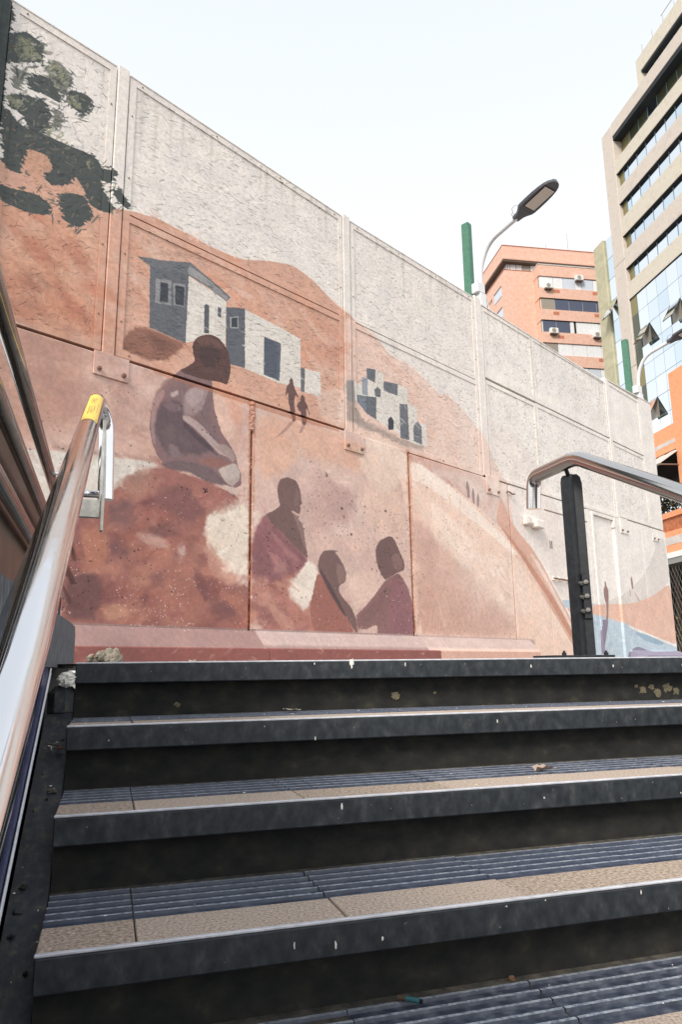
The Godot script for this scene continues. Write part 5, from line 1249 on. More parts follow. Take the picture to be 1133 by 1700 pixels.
# ------------------------------------------------------------------ left side of the stairs
func left_side() -> void:
	var p := thing("stone_plinth", "dark slate plinth with streaks along the left edge of the stairs", "plinth")
	var l := MB.new()
	# outline along the stair (x is minus z), chamfered at its far end
	l.xf = Transform3D(Basis(Vector3(0, 0, -1), Vector3.UP, Vector3(1, 0, 0)), Vector3.ZERO)
	l.prism([Vector2(-0.8, -0.012), Vector2(4.08, -0.012), Vector2(4.08, 0.155), Vector2(4.0, 0.195), Vector2(3.6, 0.19), Vector2(1.2, 0.128), Vector2(-0.8, 0.1)], -0.36, -0.17)
	put("slate_slab", l, M.slate, p)
	# below the slate: blue tiles over a metal trim that follows the slope
	var slope := GOING / RISE
	var tiles := 0
	for k in 16:
		var b := MB.new()
		b.xf = Transform3D(Basis(Vector3(0, 0, -1), Vector3.UP, Vector3(1, 0, 0)), Vector3.ZERO)
		var a0 := 2.40 - k * 0.22
		var a1 := a0 - 0.217
		b.prism([Vector2(a0, -0.014), Vector2(a0, (a0 - 2.45) / slope - 0.012), Vector2(a1, (a1 - 2.45) / slope - 0.012), Vector2(a1, -0.014)], -0.19, -0.171)
		put("blue_tile", b, M.blue, p)
	put("side_wall", bx(Vector3(-0.36, -1.69, 0.8), Vector3(-0.192, -0.0135, -4.08)), M.kerb, p)
	for o in [0.0, 0.013]:
		var e := Vector3(-0.166, (-0.9 - 2.45) / slope - 0.012 - o, 0.9)
		var f := Vector3(-0.166, (2.44 - 2.45) / slope - 0.012 - o, -2.44)
		put("slope_trim", tb([e, f], 0.0026, 6), M.trim, p)
	# stepped kerb between the trim and the treads
	var kb := thing("stepped_kerb", "narrow dark stained kerb stepping down along the stairs under the blue tiles", "kerb")
	var s := MB.new()
	s.xf = Transform3D(Basis(Vector3(0, 0, -1), Vector3.UP, Vector3(1, 0, 0)), Vector3.ZERO)
	s.prism([Vector2(2.75, -0.15), Vector2(2.43, -0.15), Vector2(-0.5, -0.15 - 2.93 / slope), Vector2(-0.5, -1.69), Vector2(2.75, -1.69)], -0.171, -0.0965)
	put("kerb_slope", s, M.kerb, kb)
	for k in [[-2.52, -0.118, 0.05, 0.075]]:
		put("kerb_block", bx(Vector3(-0.171, k[1] - 0.05, k[0] - 0.2), Vector3(-0.0962, k[1] + 0.05, k[0] + 0.09), 0.022), M.kerb, kb)
	# crusts of old mortar and dirt on the slope
	for k in 18:
		var t := rng.randf_range(0.1, 1.9)
		var c := MB.new()
		var sz := rng.randf_range(0.003, 0.012)
		c.lump(Vector3(rng.randf_range(-0.16, -0.105), -0.151 - t / slope, -2.43 + t), Vector3(sz, 0.004, sz * 1.4), k, 0.5, 6, 9)
		put("dirt_crust", c, [M.kerb, M.riser, M.dust, M.slab][k % 4], kb)

func sticker_tex() -> ImageTexture:
	# dark capitals on yellow: a 5 by 7 dot lettering
	var font := {"T": [31, 4, 4, 4, 4, 4, 4], "R": [30, 17, 17, 30, 20, 18, 17], "E": [31, 16, 16, 30, 16, 16, 31], "S": [15, 16, 16, 14, 1, 1, 30], "V": [17, 17, 17, 17, 17, 10, 4], "A": [14, 17, 17, 31, 17, 17, 17], "N": [17, 25, 21, 19, 17, 17, 17], "D": [30, 17, 17, 17, 17, 17, 30], " ": [0, 0, 0, 0, 0, 0, 0]}
	var im := Image.create(256, 96, false, Image.FORMAT_RGBA8)
	im.fill(rgb(244, 204, 92))
	var ink := rgb(128, 104, 62)
	var x := 44
	for ch in "TREES VAND":
		for row in 7:
			for col in 5:
				if int(font[ch][row]) >> (4 - col) & 1:
					im.fill_rect(Rect2i(x + col * 3, 24 + row * 5, 3, 5), ink)
		x += 17
	for k in 13:
		im.fill_rect(Rect2i(70 + k * 7, 72, 4 + k % 3, 5), rgb(176, 152, 92))
	for c in [[10, 10], [240, 10], [10, 80], [240, 80]]:
		im.fill_rect(Rect2i(c[0], c[1], 6, 6), rgb(112, 92, 58))
	return ImageTexture.create_from_image(im)

# ------------------------------------------------------------------ rails
func handrails() -> void:
	var dir := Vector3(0, RISE, -GOING).normalized()
	# left handrail
	var l := thing("stainless_handrail", "polished stainless handrail with a yellow sticker, climbing close on the left", "handrail", Transform3D(), "stair handrails")
	var end := Vector3(-0.078, 0.84, -2.39)
	var start := end - dir * 3.4
	put("rail", tb(rounded([start, end + dir * 0.02, Vector3(-0.045, 0.80, -2.49), Vector3(-0.036, 0.53, -2.49)], 0.05, 8), 0.0254, 32), M.steel, l)
	# sticker: a thin curved sheet on top of the tube
	var sm := MB.new()
	var e0 := end - dir * 0.07
	var e1 := end - dir * 0.60
	var across := Vector3(1, 0, 0)
	var up := across.cross(dir).normalized()
	var nn := 10
	for k in nn:
		var g0 := lerpf(-0.75, 0.95, k / float(nn))
		var g1 := lerpf(-0.75, 0.95, (k + 1) / float(nn))
		var n0 := across * sin(g0) + up * cos(g0)
		var n1 := across * sin(g1) + up * cos(g1)
		var q := [e1 + n0 * 0.0259, e1 + n1 * 0.0259, e0 + n1 * 0.0259, e0 + n0 * 0.0259]
		var uv := [Vector2(0, k / float(nn)), Vector2(0, (k + 1) / float(nn)), Vector2(1, (k + 1) / float(nn)), Vector2(1, k / float(nn))]
		var ns := [n0, n1, n1, n0]
		var order := [0, 1, 2, 0, 2, 3] if (q[1] - q[0]).cross(q[2] - q[0]).dot(n0) < 0.0 else [0, 2, 1, 0, 3, 2]
		for i in order:
			sm.vert(q[i], ns[i], uv[i])
	var ym := mat(Color.WHITE, 0.5)
	ym.albedo_texture = sticker_tex()
	ym.texture_repeat = false
	put("sticker", sm, ym, l)
	# its support: flat bars and a plate under the end, then posts down the kerb
	put("support_bar", bx(Vector3(-0.056, 0.50, -2.47), Vector3(-0.046, 0.79, -2.43), 0.002), M.steel_matt, l)
	put("support_bar", bx(Vector3(-0.048, 0.41, -2.435), Vector3(-0.038, 0.53, -2.405), 0.002), M.steel_matt, l)
	put("bracket_plate", bx(Vector3(-0.12, 0.455, -2.44), Vector3(-0.049, 0.515, -2.425), 0.003), M.steel_matt, l)
	put("bracket_arm", tb([Vector3(-0.13, 0.54, -2.46), Vector3(-0.05, 0.54, -2.46)], 0.012, 12), M.steel, l)
	for k in [2.6, 3.3]:
		var p: Vector3 = end - dir * k
		put("rail_post", tb([p + Vector3(-0.012, -0.02, 0), p + Vector3(-0.05, -0.10, 0), Vector3(-0.135, p.y - 0.16, p.z), Vector3(-0.135, p.y - 0.86, p.z)], 0.016, 12), M.steel, l)

	# right handrail on its black post
	var r := thing("stainless_handrail", "polished stainless handrail on a black post at the top right of the stairs", "handrail", Transform3D(), "stair handrails")
	var bend := Vector3(1.742, 0.782, -2.395)
	put("rail", tb(rounded([bend - dir * 2.6, bend, bend + Vector3(0.0, 0.0, -0.315), bend + Vector3(0.0, -0.14, -0.33)], 0.05, 8), 0.0305, 32), M.steel_b, r)
	var st := MB.new()
	var up2 := Vector3(1, 0, 0).cross(dir).normalized()
	var film := mat(rgb(226, 208, 150), 0.6)
	for k in 14:
		var t0 := 0.22 + k * 0.055
		for g in 4:
			if rng.randf() < 0.2:
				continue
			var g0 := 0.15 + g * 0.17
			var g1 := g0 + 0.17
			var a := bend - dir * (t0 + rng.randf_range(-0.004, 0.004))
			var b := bend - dir * (t0 + 0.055)
			var n0 := Vector3(1, 0, 0) * sin(g0) + up2 * cos(g0)
			var n1 := Vector3(1, 0, 0) * sin(g1) + up2 * cos(g1)
			st.quad(a + n0 * 0.031, b + n0 * 0.031, b + n1 * 0.031, a + n1 * 0.031, n0)
	put("peeling_film", st, film, r)
	# post: a folded dark steel section turned a little, rounded at the head
	var px := Transform3D(Basis(Vector3.UP, -0.22), Vector3(1.788, 0.0, -2.5))
	var pm := MB.new()
	var ph := 0.74
	var prof := [Vector2(-0.037, 0.006), Vector2(0.037, 0.006)]
	pm.prism([Vector2(-0.036, 0.012), Vector2(-0.002, 0.012), Vector2(-0.002, ph), Vector2(-0.020, ph), Vector2(-0.031, ph - 0.012), Vector2(-0.036, ph - 0.035)], -0.03, 0.012)
	put("post_web", pm, M.black, r, px * Transform3D(Basis(Vector3.UP, 0.5), Vector3(0.0, 0, 0.0)))
	var pf := MB.new()
	pf.prism([Vector2(-0.001, 0.012), Vector2(0.038, 0.012), Vector2(0.038, ph - 0.04), Vector2(0.032, ph - 0.012), Vector2(0.02, ph), Vector2(-0.001, ph)], -0.03, 0.012)
	put("post_flange", pf, M.black, r, px * Transform3D(Basis(Vector3.UP, -0.38), Vector3(0.0, 0, 0.0)))
	put("post_stem", tb([Vector3(1.775, ph - 0.01, -2.5), Vector3(1.742, 0.755, -2.47)], 0.009, 10), M.black, r)
	put("splice_plate", bx(Vector3(0.006, 0.15, 0.013), Vector3(0.036, 0.33, 0.02), 0.003), M.black, r, px * Transform3D(Basis(Vector3.UP, -0.38), Vector3.ZERO))
	var bm := bolt_mesh(0.0095, 0.01)
	for v in [0.185, 0.24, 0.295]:
		put("bolt", bm, M.zinc, r, px * Transform3D(Basis(Vector3.UP, -0.38), Vector3.ZERO) * Transform3D(Basis(), Vector3(0.022, v, 0.02)))
		put("bolt", bm, M.zinc, r, px * Transform3D(Basis(Vector3.UP, 0.5), Vector3.ZERO) * Transform3D(Basis(), Vector3(-0.016, v - 0.004, 0.012)))
	put("base_plate", bx(Vector3(1.60, 0.001, -2.58), Vector3(1.885, 0.011, -2.448), 0.002), M.black, r)
	for x in [1.67, 1.86]:
		put("anchor_bolt", bm, M.black, r, Transform3D(Basis(Vector3.RIGHT, -PI / 2), Vector3(x, 0.011, -2.47)))

	# guard rail behind the plinth on the left: three tubes over a sheet
	var g := thing("guard_rail", "dull steel guard rail of three level tubes over an olive sheet at the far left", "guard rail")
	for k in [[-0.256, 0.734], [-0.262, 0.566], [-0.275, 0.43]]:
		var far: float = -5.3 + (0.734 - k[1]) * 0.3
		put("tube", tb([Vector3(k[0], k[1], 0.6), Vector3(k[0], k[1], far)], 0.0208, 24), M.steel_dull, g)
	put("infill_sheet", bx(Vector3(-0.315, 0.205, 0.6), Vector3(-0.309, 0.70, -3.3), 0.001), M.sheet, g)
	put("flat_bar", bx(Vector3(-0.304, 0.63, 0.6), Vector3(-0.298, 0.668, -5.1), 0.001), M.steel_dull, g)
	for z in [-0.6, -2.1, -3.6, -5.15]:
		put("rail_post", bx(Vector3(-0.33, 0.1, z - 0.03), Vector3(-0.318, 0.72, z + 0.03), 0.002), M.black, g)
	put("end_hook", tb(rounded([Vector3(-0.256, 0.734, -3.0), Vector3(-0.235, 0.75, -3.03), Vector3(-0.215, 0.75, -3.05), Vector3(-0.215, 0.66, -3.05)], 0.03), 0.008, 10), M.steel, g)
	for k in 7:
		var ring := []
		for j in 13:
			var t := TAU * j / 12.0
			ring.append(Vector3(-0.268 + 0.03 * cos(t), 0.665 + 0.05 * sin(t) + 0.004 * k, -1.02 - 0.012 * k + 0.01 * sin(t * 2.0)))
		put("black_tie", tb(ring, 0.0035, 6), M.interior, g)

# ------------------------------------------------------------------ street lamps behind the wall
func lamps() -> void:
	var wd := Vector3(cos(WALL_TURN), 0, -sin(WALL_TURN))
	var out := Vector3(sin(WALL_TURN), 0, cos(WALL_TURN))
	var fr := Basis(wd, Vector3.UP, out)
	var gp := thing("green_post", "green square steel post beside the nearer street lamp, rising over the wall", "post", Transform3D(fr, wd * 8.33 - out * 5.36), "green posts behind the wall")
	var post := MB.new()
	post.box(Vector3(-0.05, 0, -0.05), Vector3(0.05, 6.36, 0.07), 0.006)
	put("shaft", post, M.green, gp)
	put("cap", bx(Vector3(-0.045, 6.361, -0.045), Vector3(0.045, 6.368, 0.065), 0.002), M.green, gp)
	put("foot_plate", bx(Vector3(-0.14, 0.0, -0.2), Vector3(0.14, 0.016, 0.2), 0.003), M.green, gp)
	var lamp := thing("street_lamp", "grey LED street lamp on a curved white arm against the open sky", "street lamp", Transform3D(fr * Basis(Vector3.UP, -0.1745), wd * 8.385 - out * 5.2), "street lamps behind the wall")
	put("mast", bx(Vector3(-0.06, 0, -0.06), Vector3(0.06, 5.2, 0.05), 0.008), M.white_metal, lamp)
	put("clamp", bx(Vector3(-0.11, 5.2, -0.08), Vector3(0.05, 5.36, 0.045), 0.01), M.white_metal, lamp)
	put("arm", tb(rounded([Vector3(0, 5.3, 0), Vector3(0, 5.62, 0.02), Vector3(0, 5.93, 0.2), Vector3(0, 6.03, 0.73)], 0.26, 8), 0.034, 14), M.white_metal, lamp)
	# head: an outline seen from below, thick at the middle, tilted up
	var hx := Transform3D(Basis(Vector3.RIGHT, -0.235) * Basis.from_scale(Vector3(1.28, 1.0, 1.05)), Vector3(0, 6.03, 0.70))
	var outline := [[0.0, 0.045], [0.04, 0.05], [0.09, 0.06], [0.13, 0.082], [0.17, 0.112], [0.21, 0.125], [0.3, 0.128], [0.42, 0.126], [0.52, 0.118], [0.60, 0.104], [0.655, 0.082], [0.685, 0.055], [0.70, 0.02]]
	var hm := MB.new()
	for i in outline.size() - 1:
		var a: Array = outline[i]
		var b: Array = outline[i + 1]
		var ta := 0.035 if a[0] < 0.6 else 0.025
		var tb_ := 0.035 if b[0] < 0.6 else 0.02
		for s in [-1.0, 1.0]:
			hm.quad(Vector3(0, -0.03, a[0]), Vector3(s * a[1] * 0.9, -0.03, a[0]), Vector3(s * b[1] * 0.9, -0.03, b[0]), Vector3(0, -0.03, b[0]), Vector3.DOWN)
			hm.quad(Vector3(s * a[1] * 0.9, -0.03, a[0]), Vector3(s * a[1], 0.0, a[0]), Vector3(s * b[1], 0.0, b[0]), Vector3(s * b[1] * 0.9, -0.03, b[0]), Vector3(s, -0.5, 0))
			hm.quad(Vector3(s * a[1], 0.0, a[0]), Vector3(s * a[1] * 0.6, ta, a[0]), Vector3(s * b[1] * 0.6, tb_, b[0]), Vector3(s * b[1], 0.0, b[0]), Vector3(s, 0.6, 0))
			hm.quad(Vector3(0, ta, a[0]), Vector3(s * a[1] * 0.6, ta, a[0]), Vector3(s * b[1] * 0.6, tb_, b[0]), Vector3(0, tb_, b[0]), Vector3.UP)
	hm.quad(Vector3(-0.018, -0.03, 0.7), Vector3(0.018, -0.03, 0.7), Vector3(0.012, 0.02, 0.7), Vector3(-0.012, 0.02, 0.7), Vector3(0, 0, 1))
	hm.quad(Vector3(-0.04, -0.03, 0.0), Vector3(0.04, -0.03, 0.0), Vector3(0.027, 0.035, 0.0), Vector3(-0.027, 0.035, 0.0), Vector3(0, 0, -1))
	var head := put("lamp_head", hm, M.lamp_grey, lamp, hx)
	put("lens_frame", bx(Vector3(-0.088, -0.036, 0.225), Vector3(0.088, -0.031, 0.60), 0.002), M.lamp_dark, head)
	put("lens", bx(Vector3(-0.074, -0.040, 0.24), Vector3(0.074, -0.0365, 0.585), 0.0015), M.lamp_lens, head)
	put("step", bx(Vector3(-0.1, -0.034, 0.17), Vector3(0.1, -0.031, 0.19), 0.001), M.lamp_grey, head)
	put("latch_wire", tb(rounded([Vector3(-0.09, 0.0, 0.06), Vector3(-0.14, 0.01, 0.1), Vector3(-0.14, 0.01, 0.16), Vector3(-0.11, 0.0, 0.2)], 0.02), 0.003, 6), M.zinc, head)
	put("eyelet", tb(rounded([Vector3(-0.04, 0.0, 0.02), Vector3(-0.08, 0.01, 0.02), Vector3(-0.08, 0.01, 0.05), Vector3(-0.045, 0.0, 0.05)], 0.01), 0.003, 6), M.zinc, head)
	put("cable", tb(rounded([Vector3(0.05, 5.2, 0.02), Vector3(0.12, 5.1, 0.02), Vector3(0.13, 4.98, 0.02), Vector3(0.06, 4.9, 0.02)], 0.06), 0.009, 8), M.white_metal, lamp)
	var gp2 := gp.duplicate()
	gp2.name = numbered(self, "green_post")
	add_child(gp2, true)
	gp2.position = wd * 13.92 - out * 5.36
	tag(gp2, "green square steel post in front of the glass tower, beside the farther lamp")
	var lamp2 := lamp.duplicate()
	lamp2.name = numbered(self, "street_lamp")
	add_child(lamp2, true)
	lamp2.position = wd * 14.0 - out * 5.2
	tag(lamp2, "farther street lamp on a white arm before the glass tower, cut by the frame")

# ------------------------------------------------------------------ buildings behind
func block_frame() -> Basis:
	return Basis(Vector3(cos(BLOCK_TURN), 0, sin(BLOCK_TURN)), Vector3.UP, Vector3(-sin(BLOCK_TURN), 0, cos(BLOCK_TURN)))

func pane_row(parent: Node3D, edges: Array, y0: float, y1: float, z: float, mats: Array, called := "window") -> void:
	for i in edges.size() - 1:
		put(called, bx(Vector3(edges[i] + 0.035, y0 + 0.03, z - 0.05), Vector3(edges[i + 1] - 0.035, y1 - 0.03, z)), mats[i % mats.size()], parent)

func backdrop_buildings() -> void:
	var fr := Transform3D(block_frame(), Vector3.ZERO)
	# --- brick apartment block: local x to the right, z minus the distance
	var b := thing("brick_apartment_block", "salmon brick apartment block with window bands and air conditioners", "building", fr)
	var F := -72.0
	put("main_wall", bx(Vector3(31.05, 0, F - 12), Vector3(46, 44.2, F)), M.brick, b)
	put("bay_wall_core", bx(Vector3(34.55, 0, F), Vector3(46, 43.2, F + 1.0)), M.brick, b)
	put("attic_core", bx(Vector3(31.7, 44.2, F - 11.5), Vector3(46, 45.5, F - 0.6)), M.brown, b)
	put("parapet", bx(Vector3(30.95, 45.52, F - 12.1), Vector3(46.05, 47.2, F + 0.1)), M.brick, b)
	put("parapet_coping", bx(Vector3(30.9, 47.2, F - 12.15), Vector3(46.1, 47.28, F + 0.16)), M.brick_dark, b)
	put("soffit", bx(Vector3(31.0, 45.3, F - 12.0), Vector3(46, 45.518, F + 0.02)), M.brown, b)
	var ribs := MB.new()
	for k in 62:
		ribs.box(Vector3(31.0 + k * 0.24, 45.6, F + 0.1), Vector3(31.1 + k * 0.24, 47.15, F + 0.13))
	tag(put("parapet_rib", ribs, M.brick, b), "", "", "", "stuff")
	# attic windows, front and left side
	pane_row(b, [31.75, 32.0, 32.75, 33.5, 34.5], 44.22, 45.3, F - 0.55, [M.curtain, M.curtain, M.curtain, M.pane_tan])
	pane_row(b, [34.5, 36.5, 38.5, 40.5, 42.5], 44.4, 45.3, F - 0.55, [M.curtain, M.pane_grey, M.curtain, M.curtain_b])
	for k in 9:
		put("window", bx(Vector3(31.62, 44.25, F - 1.5 - k * 1.1), Vector3(31.69, 45.25, F - 0.5 - k * 1.1)), M.curtain if k % 3 else M.curtain_b, b)
	put("ledge", bx(Vector3(31.0, 44.2, F - 12), Vector3(34.4, 44.26, F + 0.05)), M.brick_dark, b)
	# projecting bay: bands of brick and of windows
	var z1 := -70.6
	put("bay_parapet", bx(Vector3(34.5, 42.96, F), Vector3(46, 44.33, z1)), M.brick, b)
	put("bay_coping", bx(Vector3(34.45, 44.33, F), Vector3(46, 44.4, z1 + 0.06)), M.frame_white, b)
	var rows := [[41.53, 42.94], [38.87, 40.27], [36.13, 37.6], [33.4, 34.87], [30.7, 32.1], [28.0, 29.4], [25.3, 26.7]]
	var edges := [[34.62, 36.24, 37.43, 38.92, 39.67, 41.1, 42.4], [34.64, 36.27, 37.97, 39.63, 41.3, 43.0], [34.64, 36.24, 37.9, 38.36, 38.62, 41.4, 43.0], [34.6, 36.26, 38.0, 39.69, 41.4, 43.0]]
	var looks := [[M.curtain, M.curtain, M.curtain_b, M.curtain, M.curtain_b, M.curtain], [M.pane_tan, M.pane_grey, M.pane_grey, M.pane_grey, M.pane_grey], [M.pane_grey, M.pane_grey, M.curtain, M.interior, M.curtain, M.curtain], [M.pane_tan, M.curtain, M.curtain, M.curtain, M.curtain]]
	var sides := [M.pane_tan, M.wood, M.pane_tan, M.pane_tan]
	for i in rows.size():
		var lo: float = rows[i][0]
		var hi: float = rows[i][1]
		pane_row(b, edges[i % 4], lo, hi, z1 - 0.12, looks[i % 4])
		put("window_frame", bx(Vector3(34.62, lo, F + 0.1), Vector3(45.9, hi, z1 - 0.2)), M.frame_white, b)
		put("window", bx(Vector3(34.56, lo + 0.03, F + 0.1), Vector3(34.615, hi - 0.03, z1 - 0.25)), sides[i % 4], b)
		var below: float = rows[i + 1][1] if i + 1 < rows.size() else 0.0
		put("spandrel", bx(Vector3(34.5, below, F), Vector3(46, lo, z1)), M.brick, b)
		put("lintel", bx(Vector3(34.52, hi, F), Vector3(46, hi + 0.06, z1 - 0.02)), M.brown, b) if i > 0 else null
	# left side windows
	for k in [[-75.3, -73.1, 41.5, 42.6], [-74.8, -73.1, 38.9, 40.0], [-75.0, -73.1, 36.0, 37.3]]:
		put("window", bx(Vector3(31.0, k[2], k[0]), Vector3(31.06, k[3], k[1])), M.curtain_b, b)
		put("window_head", bx(Vector3(30.98, k[3], k[0]), Vector3(31.06, k[3] + 0.15, k[1])), M.brown, b)
	for k in 4:
		put("vent_hole", bx(Vector3(31.03, 42.3, -76.3 - k * 0.45), Vector3(31.06, 42.75, -76.1 - k * 0.45)), M.brown, b)
	# air conditioners
	for k in [[35.5, 41.3, false], [39.3, 42.55, false], [35.75, 35.85, false], [40.9, 35.7, false]]:
		var ac := put("air_conditioner", bx(Vector3(k[0] - 0.5, k[1], z1 + 0.02), Vector3(k[0] + 0.45, k[1] + 0.62, z1 + 0.42), 0.03), M.frame_white, b)
		put("fan_grille", tb([Vector3(k[0] - 0.08, k[1] + 0.31, z1 + 0.42), Vector3(k[0] - 0.08, k[1] + 0.31, z1 + 0.44)], 0.24, 16), M.pane_tan, ac)
		put("bracket", bx(Vector3(k[0] - 0.4, k[1] - 0.12, z1), Vector3(k[0] + 0.35, k[1] - 0.01, z1 + 0.38)), M.brown, ac)
	for k in [[36.55, 40.95], [36.3, 38.25], [36.65, 35.4], [41.25, 41.0], [41.25, 38.3], [41.3, 32.9]]:
		put("vent_hole", bx(Vector3(k[0] - 0.35, k[1], z1), Vector3(k[0] + 0.35, k[1] + 0.38, z1 + 0.015)), M.brick_dark, b)
	for k in [[38.4, 50.6], [41.3, 52.2]]:
		var an := put("antenna", tb([Vector3(k[0], 47.2, F - 4), Vector3(k[0], k[1], F - 4)], 0.035, 6), M.zinc, b)
		put("cross_bar", bx(Vector3(k[0] - 0.12, 47.9, F - 4.03), Vector3(k[0] + 0.12, 48.0, F - 3.97)), M.zinc, an)

	# --- office tower: its long side faces left
	var t := thing("office_tower", "tall office tower with mirrored windows between beige concrete bands", "building", fr)
	var L := 35.0
	var zf := -56.35    # far end
	var zn := -36.0     # near end, outside the picture
	put("core", bx(Vector3(L + 1.0, 0, zf + 0.3), Vector3(L + 16, 48.6, zn)), M.soffit, t)
	put("corner_pillar", bx(Vector3(L, 0, zf), Vector3(L + 1.2, 49.3, -54.55), 0.06), M.concrete_a, t)
	for y in [35.5, 25.3, 16.0]:
		put("pillar_joint", bx(Vector3(L - 0.004, y, zf - 0.004), Vector3(L + 1.1, y + 0.03, -54.545)), M.brown, t)
	put("roof_band", bx(Vector3(L, 48.0, -54.549), Vector3(L + 1.2, 49.36, zn), 0.03), M.concrete_a, t)
	put("roof_slab", bx(Vector3(L + 0.8, 48.7, zf), Vector3(L + 16, 49.2, zn)), M.concrete_a, t)
	var sills := [45.4, 42.45, 39.4, 36.2, 33.0]
	var heads := [48.0, 44.0, 40.92, 37.65, 34.47, 31.45]
	for i in 5:
		put("concrete_band", bx(Vector3(L + 0.02, heads[i + 1], -54.549), Vector3(L + 0.98, sills[i], zn), 0.02), M.concrete_b if i % 2 == 0 else M.concrete_a, t)
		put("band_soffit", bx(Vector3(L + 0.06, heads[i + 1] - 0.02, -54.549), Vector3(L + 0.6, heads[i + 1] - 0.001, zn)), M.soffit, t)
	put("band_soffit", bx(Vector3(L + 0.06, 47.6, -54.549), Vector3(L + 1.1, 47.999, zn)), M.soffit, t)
	var col := 1.42
	var zc := -54.5
	for i in 5:
		var inset := 0.36 if i > 0 else 0.9
		for k in 13:
			var za := zc + k * col
			var top: float = heads[i] - 0.02 if i > 0 else 47.6
			var w := Basis(Vector3.UP, rng.randfn(0.0, 0.004)) * Basis(Vector3(0, 0, 1), rng.randfn(0.0, 0.004))
			var c := Vector3(L + inset, (sills[i] + top) / 2.0, za + col / 2.0)
			var h: float = (top - sills[i]) / 2.0
			var m: Material = [M.mirror, M.mirror_b, M.mirror_c][rng.randi() % 3]
			var wd := col / 2.0 - 0.02
			if k == 0:
				m = M.blind
				wd = 0.33
				c.z = zc + 0.35
			elif i == 0 and k > 0 and k < 9 and k % 4 != 3:
				m = M.blind_b
			put("window_pane", bx(Vector3(-0.02, -h, -wd), Vector3(0.02, h, wd)), m, t, Transform3D(w, c))
			if k == 0:
				put("window_pane", bx(Vector3(-0.02, -h, -0.31), Vector3(0.02, h, 0.31)), M.blind if i == 0 else M.mirror_b, t, Transform3D(w, Vector3(c.x, c.y, zc + 1.09)))
			put("mullion", bx(Vector3(L + inset - 0.05, sills[i], za - 0.025 if k else za + 0.72), Vector3(L + inset + 0.03, top, za + 0.025 if k else za + 0.77)), M.mullion, t)
	# the curtain wall underneath
	for r in 17:
		var y1 := 31.42 - r * 1.66
		for k in 8:
			var za := zc + k * col + (0.0 if k == 0 else -0.42)
			var wd := (col - 0.42 if k == 0 else col) / 2.0 - 0.018
			var c := Vector3(L + 0.16, y1 - 0.83, za + wd + 0.018)
			var w := Basis(Vector3.UP, rng.randfn(0.0, 0.004)) * Basis(Vector3(0, 0, 1), rng.randfn(0.0, 0.005))
			var m: Material = [M.mirror, M.mirror_b, M.mirror_c][rng.randi() % 3]
			if k == 0:
				m = [M.blind, M.blind_b, M.blind_b, M.blind_b, M.blind, M.blind_b, M.blind_b][r % 7]
			if (k == 1 and (r == 2 or r == 6)) or (k == 4 and r == 2):
				# a casement pushed open, hinged along its top
				put("open_shaft", bx(Vector3(L + 0.2, y1 - 1.63, za + 0.02), Vector3(L + 0.26, y1 - 0.02, za + col - 0.02)), M.pane_tan, t)
				var sash := put("open_sash", bx(Vector3(-0.03, -1.62, 0.02), Vector3(0.0, 0.0, 0.09)), M.dark_green, t, Transform3D(Basis(Vector3(0, 0, 1), -0.5), Vector3(L + 0.14, y1 - 0.01, za)))
				put("sash_bar", bx(Vector3(-0.03, -1.62, col - 0.1), Vector3(0.0, 0.0, col - 0.03)), M.dark_green, sash)
				put("sash_bar", bx(Vector3(-0.03, -1.66, 0.02), Vector3(0.0, -1.57, col - 0.03)), M.dark_green, sash)
				put("sash_glass", bx(Vector3(-0.022, -1.57, 0.09), Vector3(-0.008, 0.0, col - 0.1)), M.mirror_c, sash)
				continue
			put("window_pane", bx(Vector3(-0.02, -0.81, -wd), Vector3(0.02, 0.81, wd)), m, t, Transform3D(w, c))
	for k in 8:
		var za := zc + k * col - (0.0 if k == 0 else 0.42)
		put("mullion", bx(Vector3(L + 0.15, 0, za - 0.02), Vector3(L + 0.19, 31.44, za + 0.02)), M.mullion, t)
	for r in 17:
		put("transom", bx(Vector3(L + 0.15, 31.42 - r * 1.66 - 0.02, zc), Vector3(L + 0.185, 31.42 - r * 1.66 + 0.02, zc + 7 * col)), M.mullion, t)
	# penthouse set back on the roof
	var X := 36.5
	put("penthouse_wall", bx(Vector3(X + 0.5, 49.2, -52.0), Vector3(X + 9, 53.4, zn)), M.concrete_b, t)
	put("penthouse_band", bx(Vector3(X, 52.55, -52.05), Vector3(X + 9, 54.1, zn), 0.02), M.concrete_b, t)
	put("penthouse_post", bx(Vector3(X, 49.2, -52.05), Vector3(X + 0.8, 52.549, -51.4)), M.concrete_b, t)
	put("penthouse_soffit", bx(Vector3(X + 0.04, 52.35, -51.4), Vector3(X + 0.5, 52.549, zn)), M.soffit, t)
	for k in 9:
		put("window_pane", bx(Vector3(X + 0.42, 49.4, -51.35 + k * 1.4), Vector3(X + 0.48, 52.3, -50.0 + k * 1.4)), M.mirror, t)
	for k in 8:
		put("railing_post", tb([Vector3(X + 0.1, 54.1, -51.0 + k * 1.6), Vector3(X + 0.1, 55.0, -51.0 + k * 1.6)], 0.03, 6), M.zinc, t)
	put("railing_bar", tb([Vector3(X + 0.1, 55.0, -48.0), Vector3(X + 0.1, 55.0, zn)], 0.03, 6), M.zinc, t)
	# the lower wing beyond the pillar: a glass strip and an olive pier
	put("wing_core", bx(Vector3(L + 0.5, 0, -59.5), Vector3(L + 14, 39.0, zf)), M.soffit, t)
	put("pier", bx(Vector3(L, 0, -59.6), Vector3(L + 1.0, 39.4, -57.85), 0.03), M.olive, t)
	for r in 15:
		var y1 := 39.2 - r * 2.1
		put("window_pane", bx(Vector3(L + 0.2, y1 - 2.06, -57.8), Vector3(L + 0.26, y1, -56.4)), [M.mirror, M.mirror_b, M.mirror_c][r % 3], t)
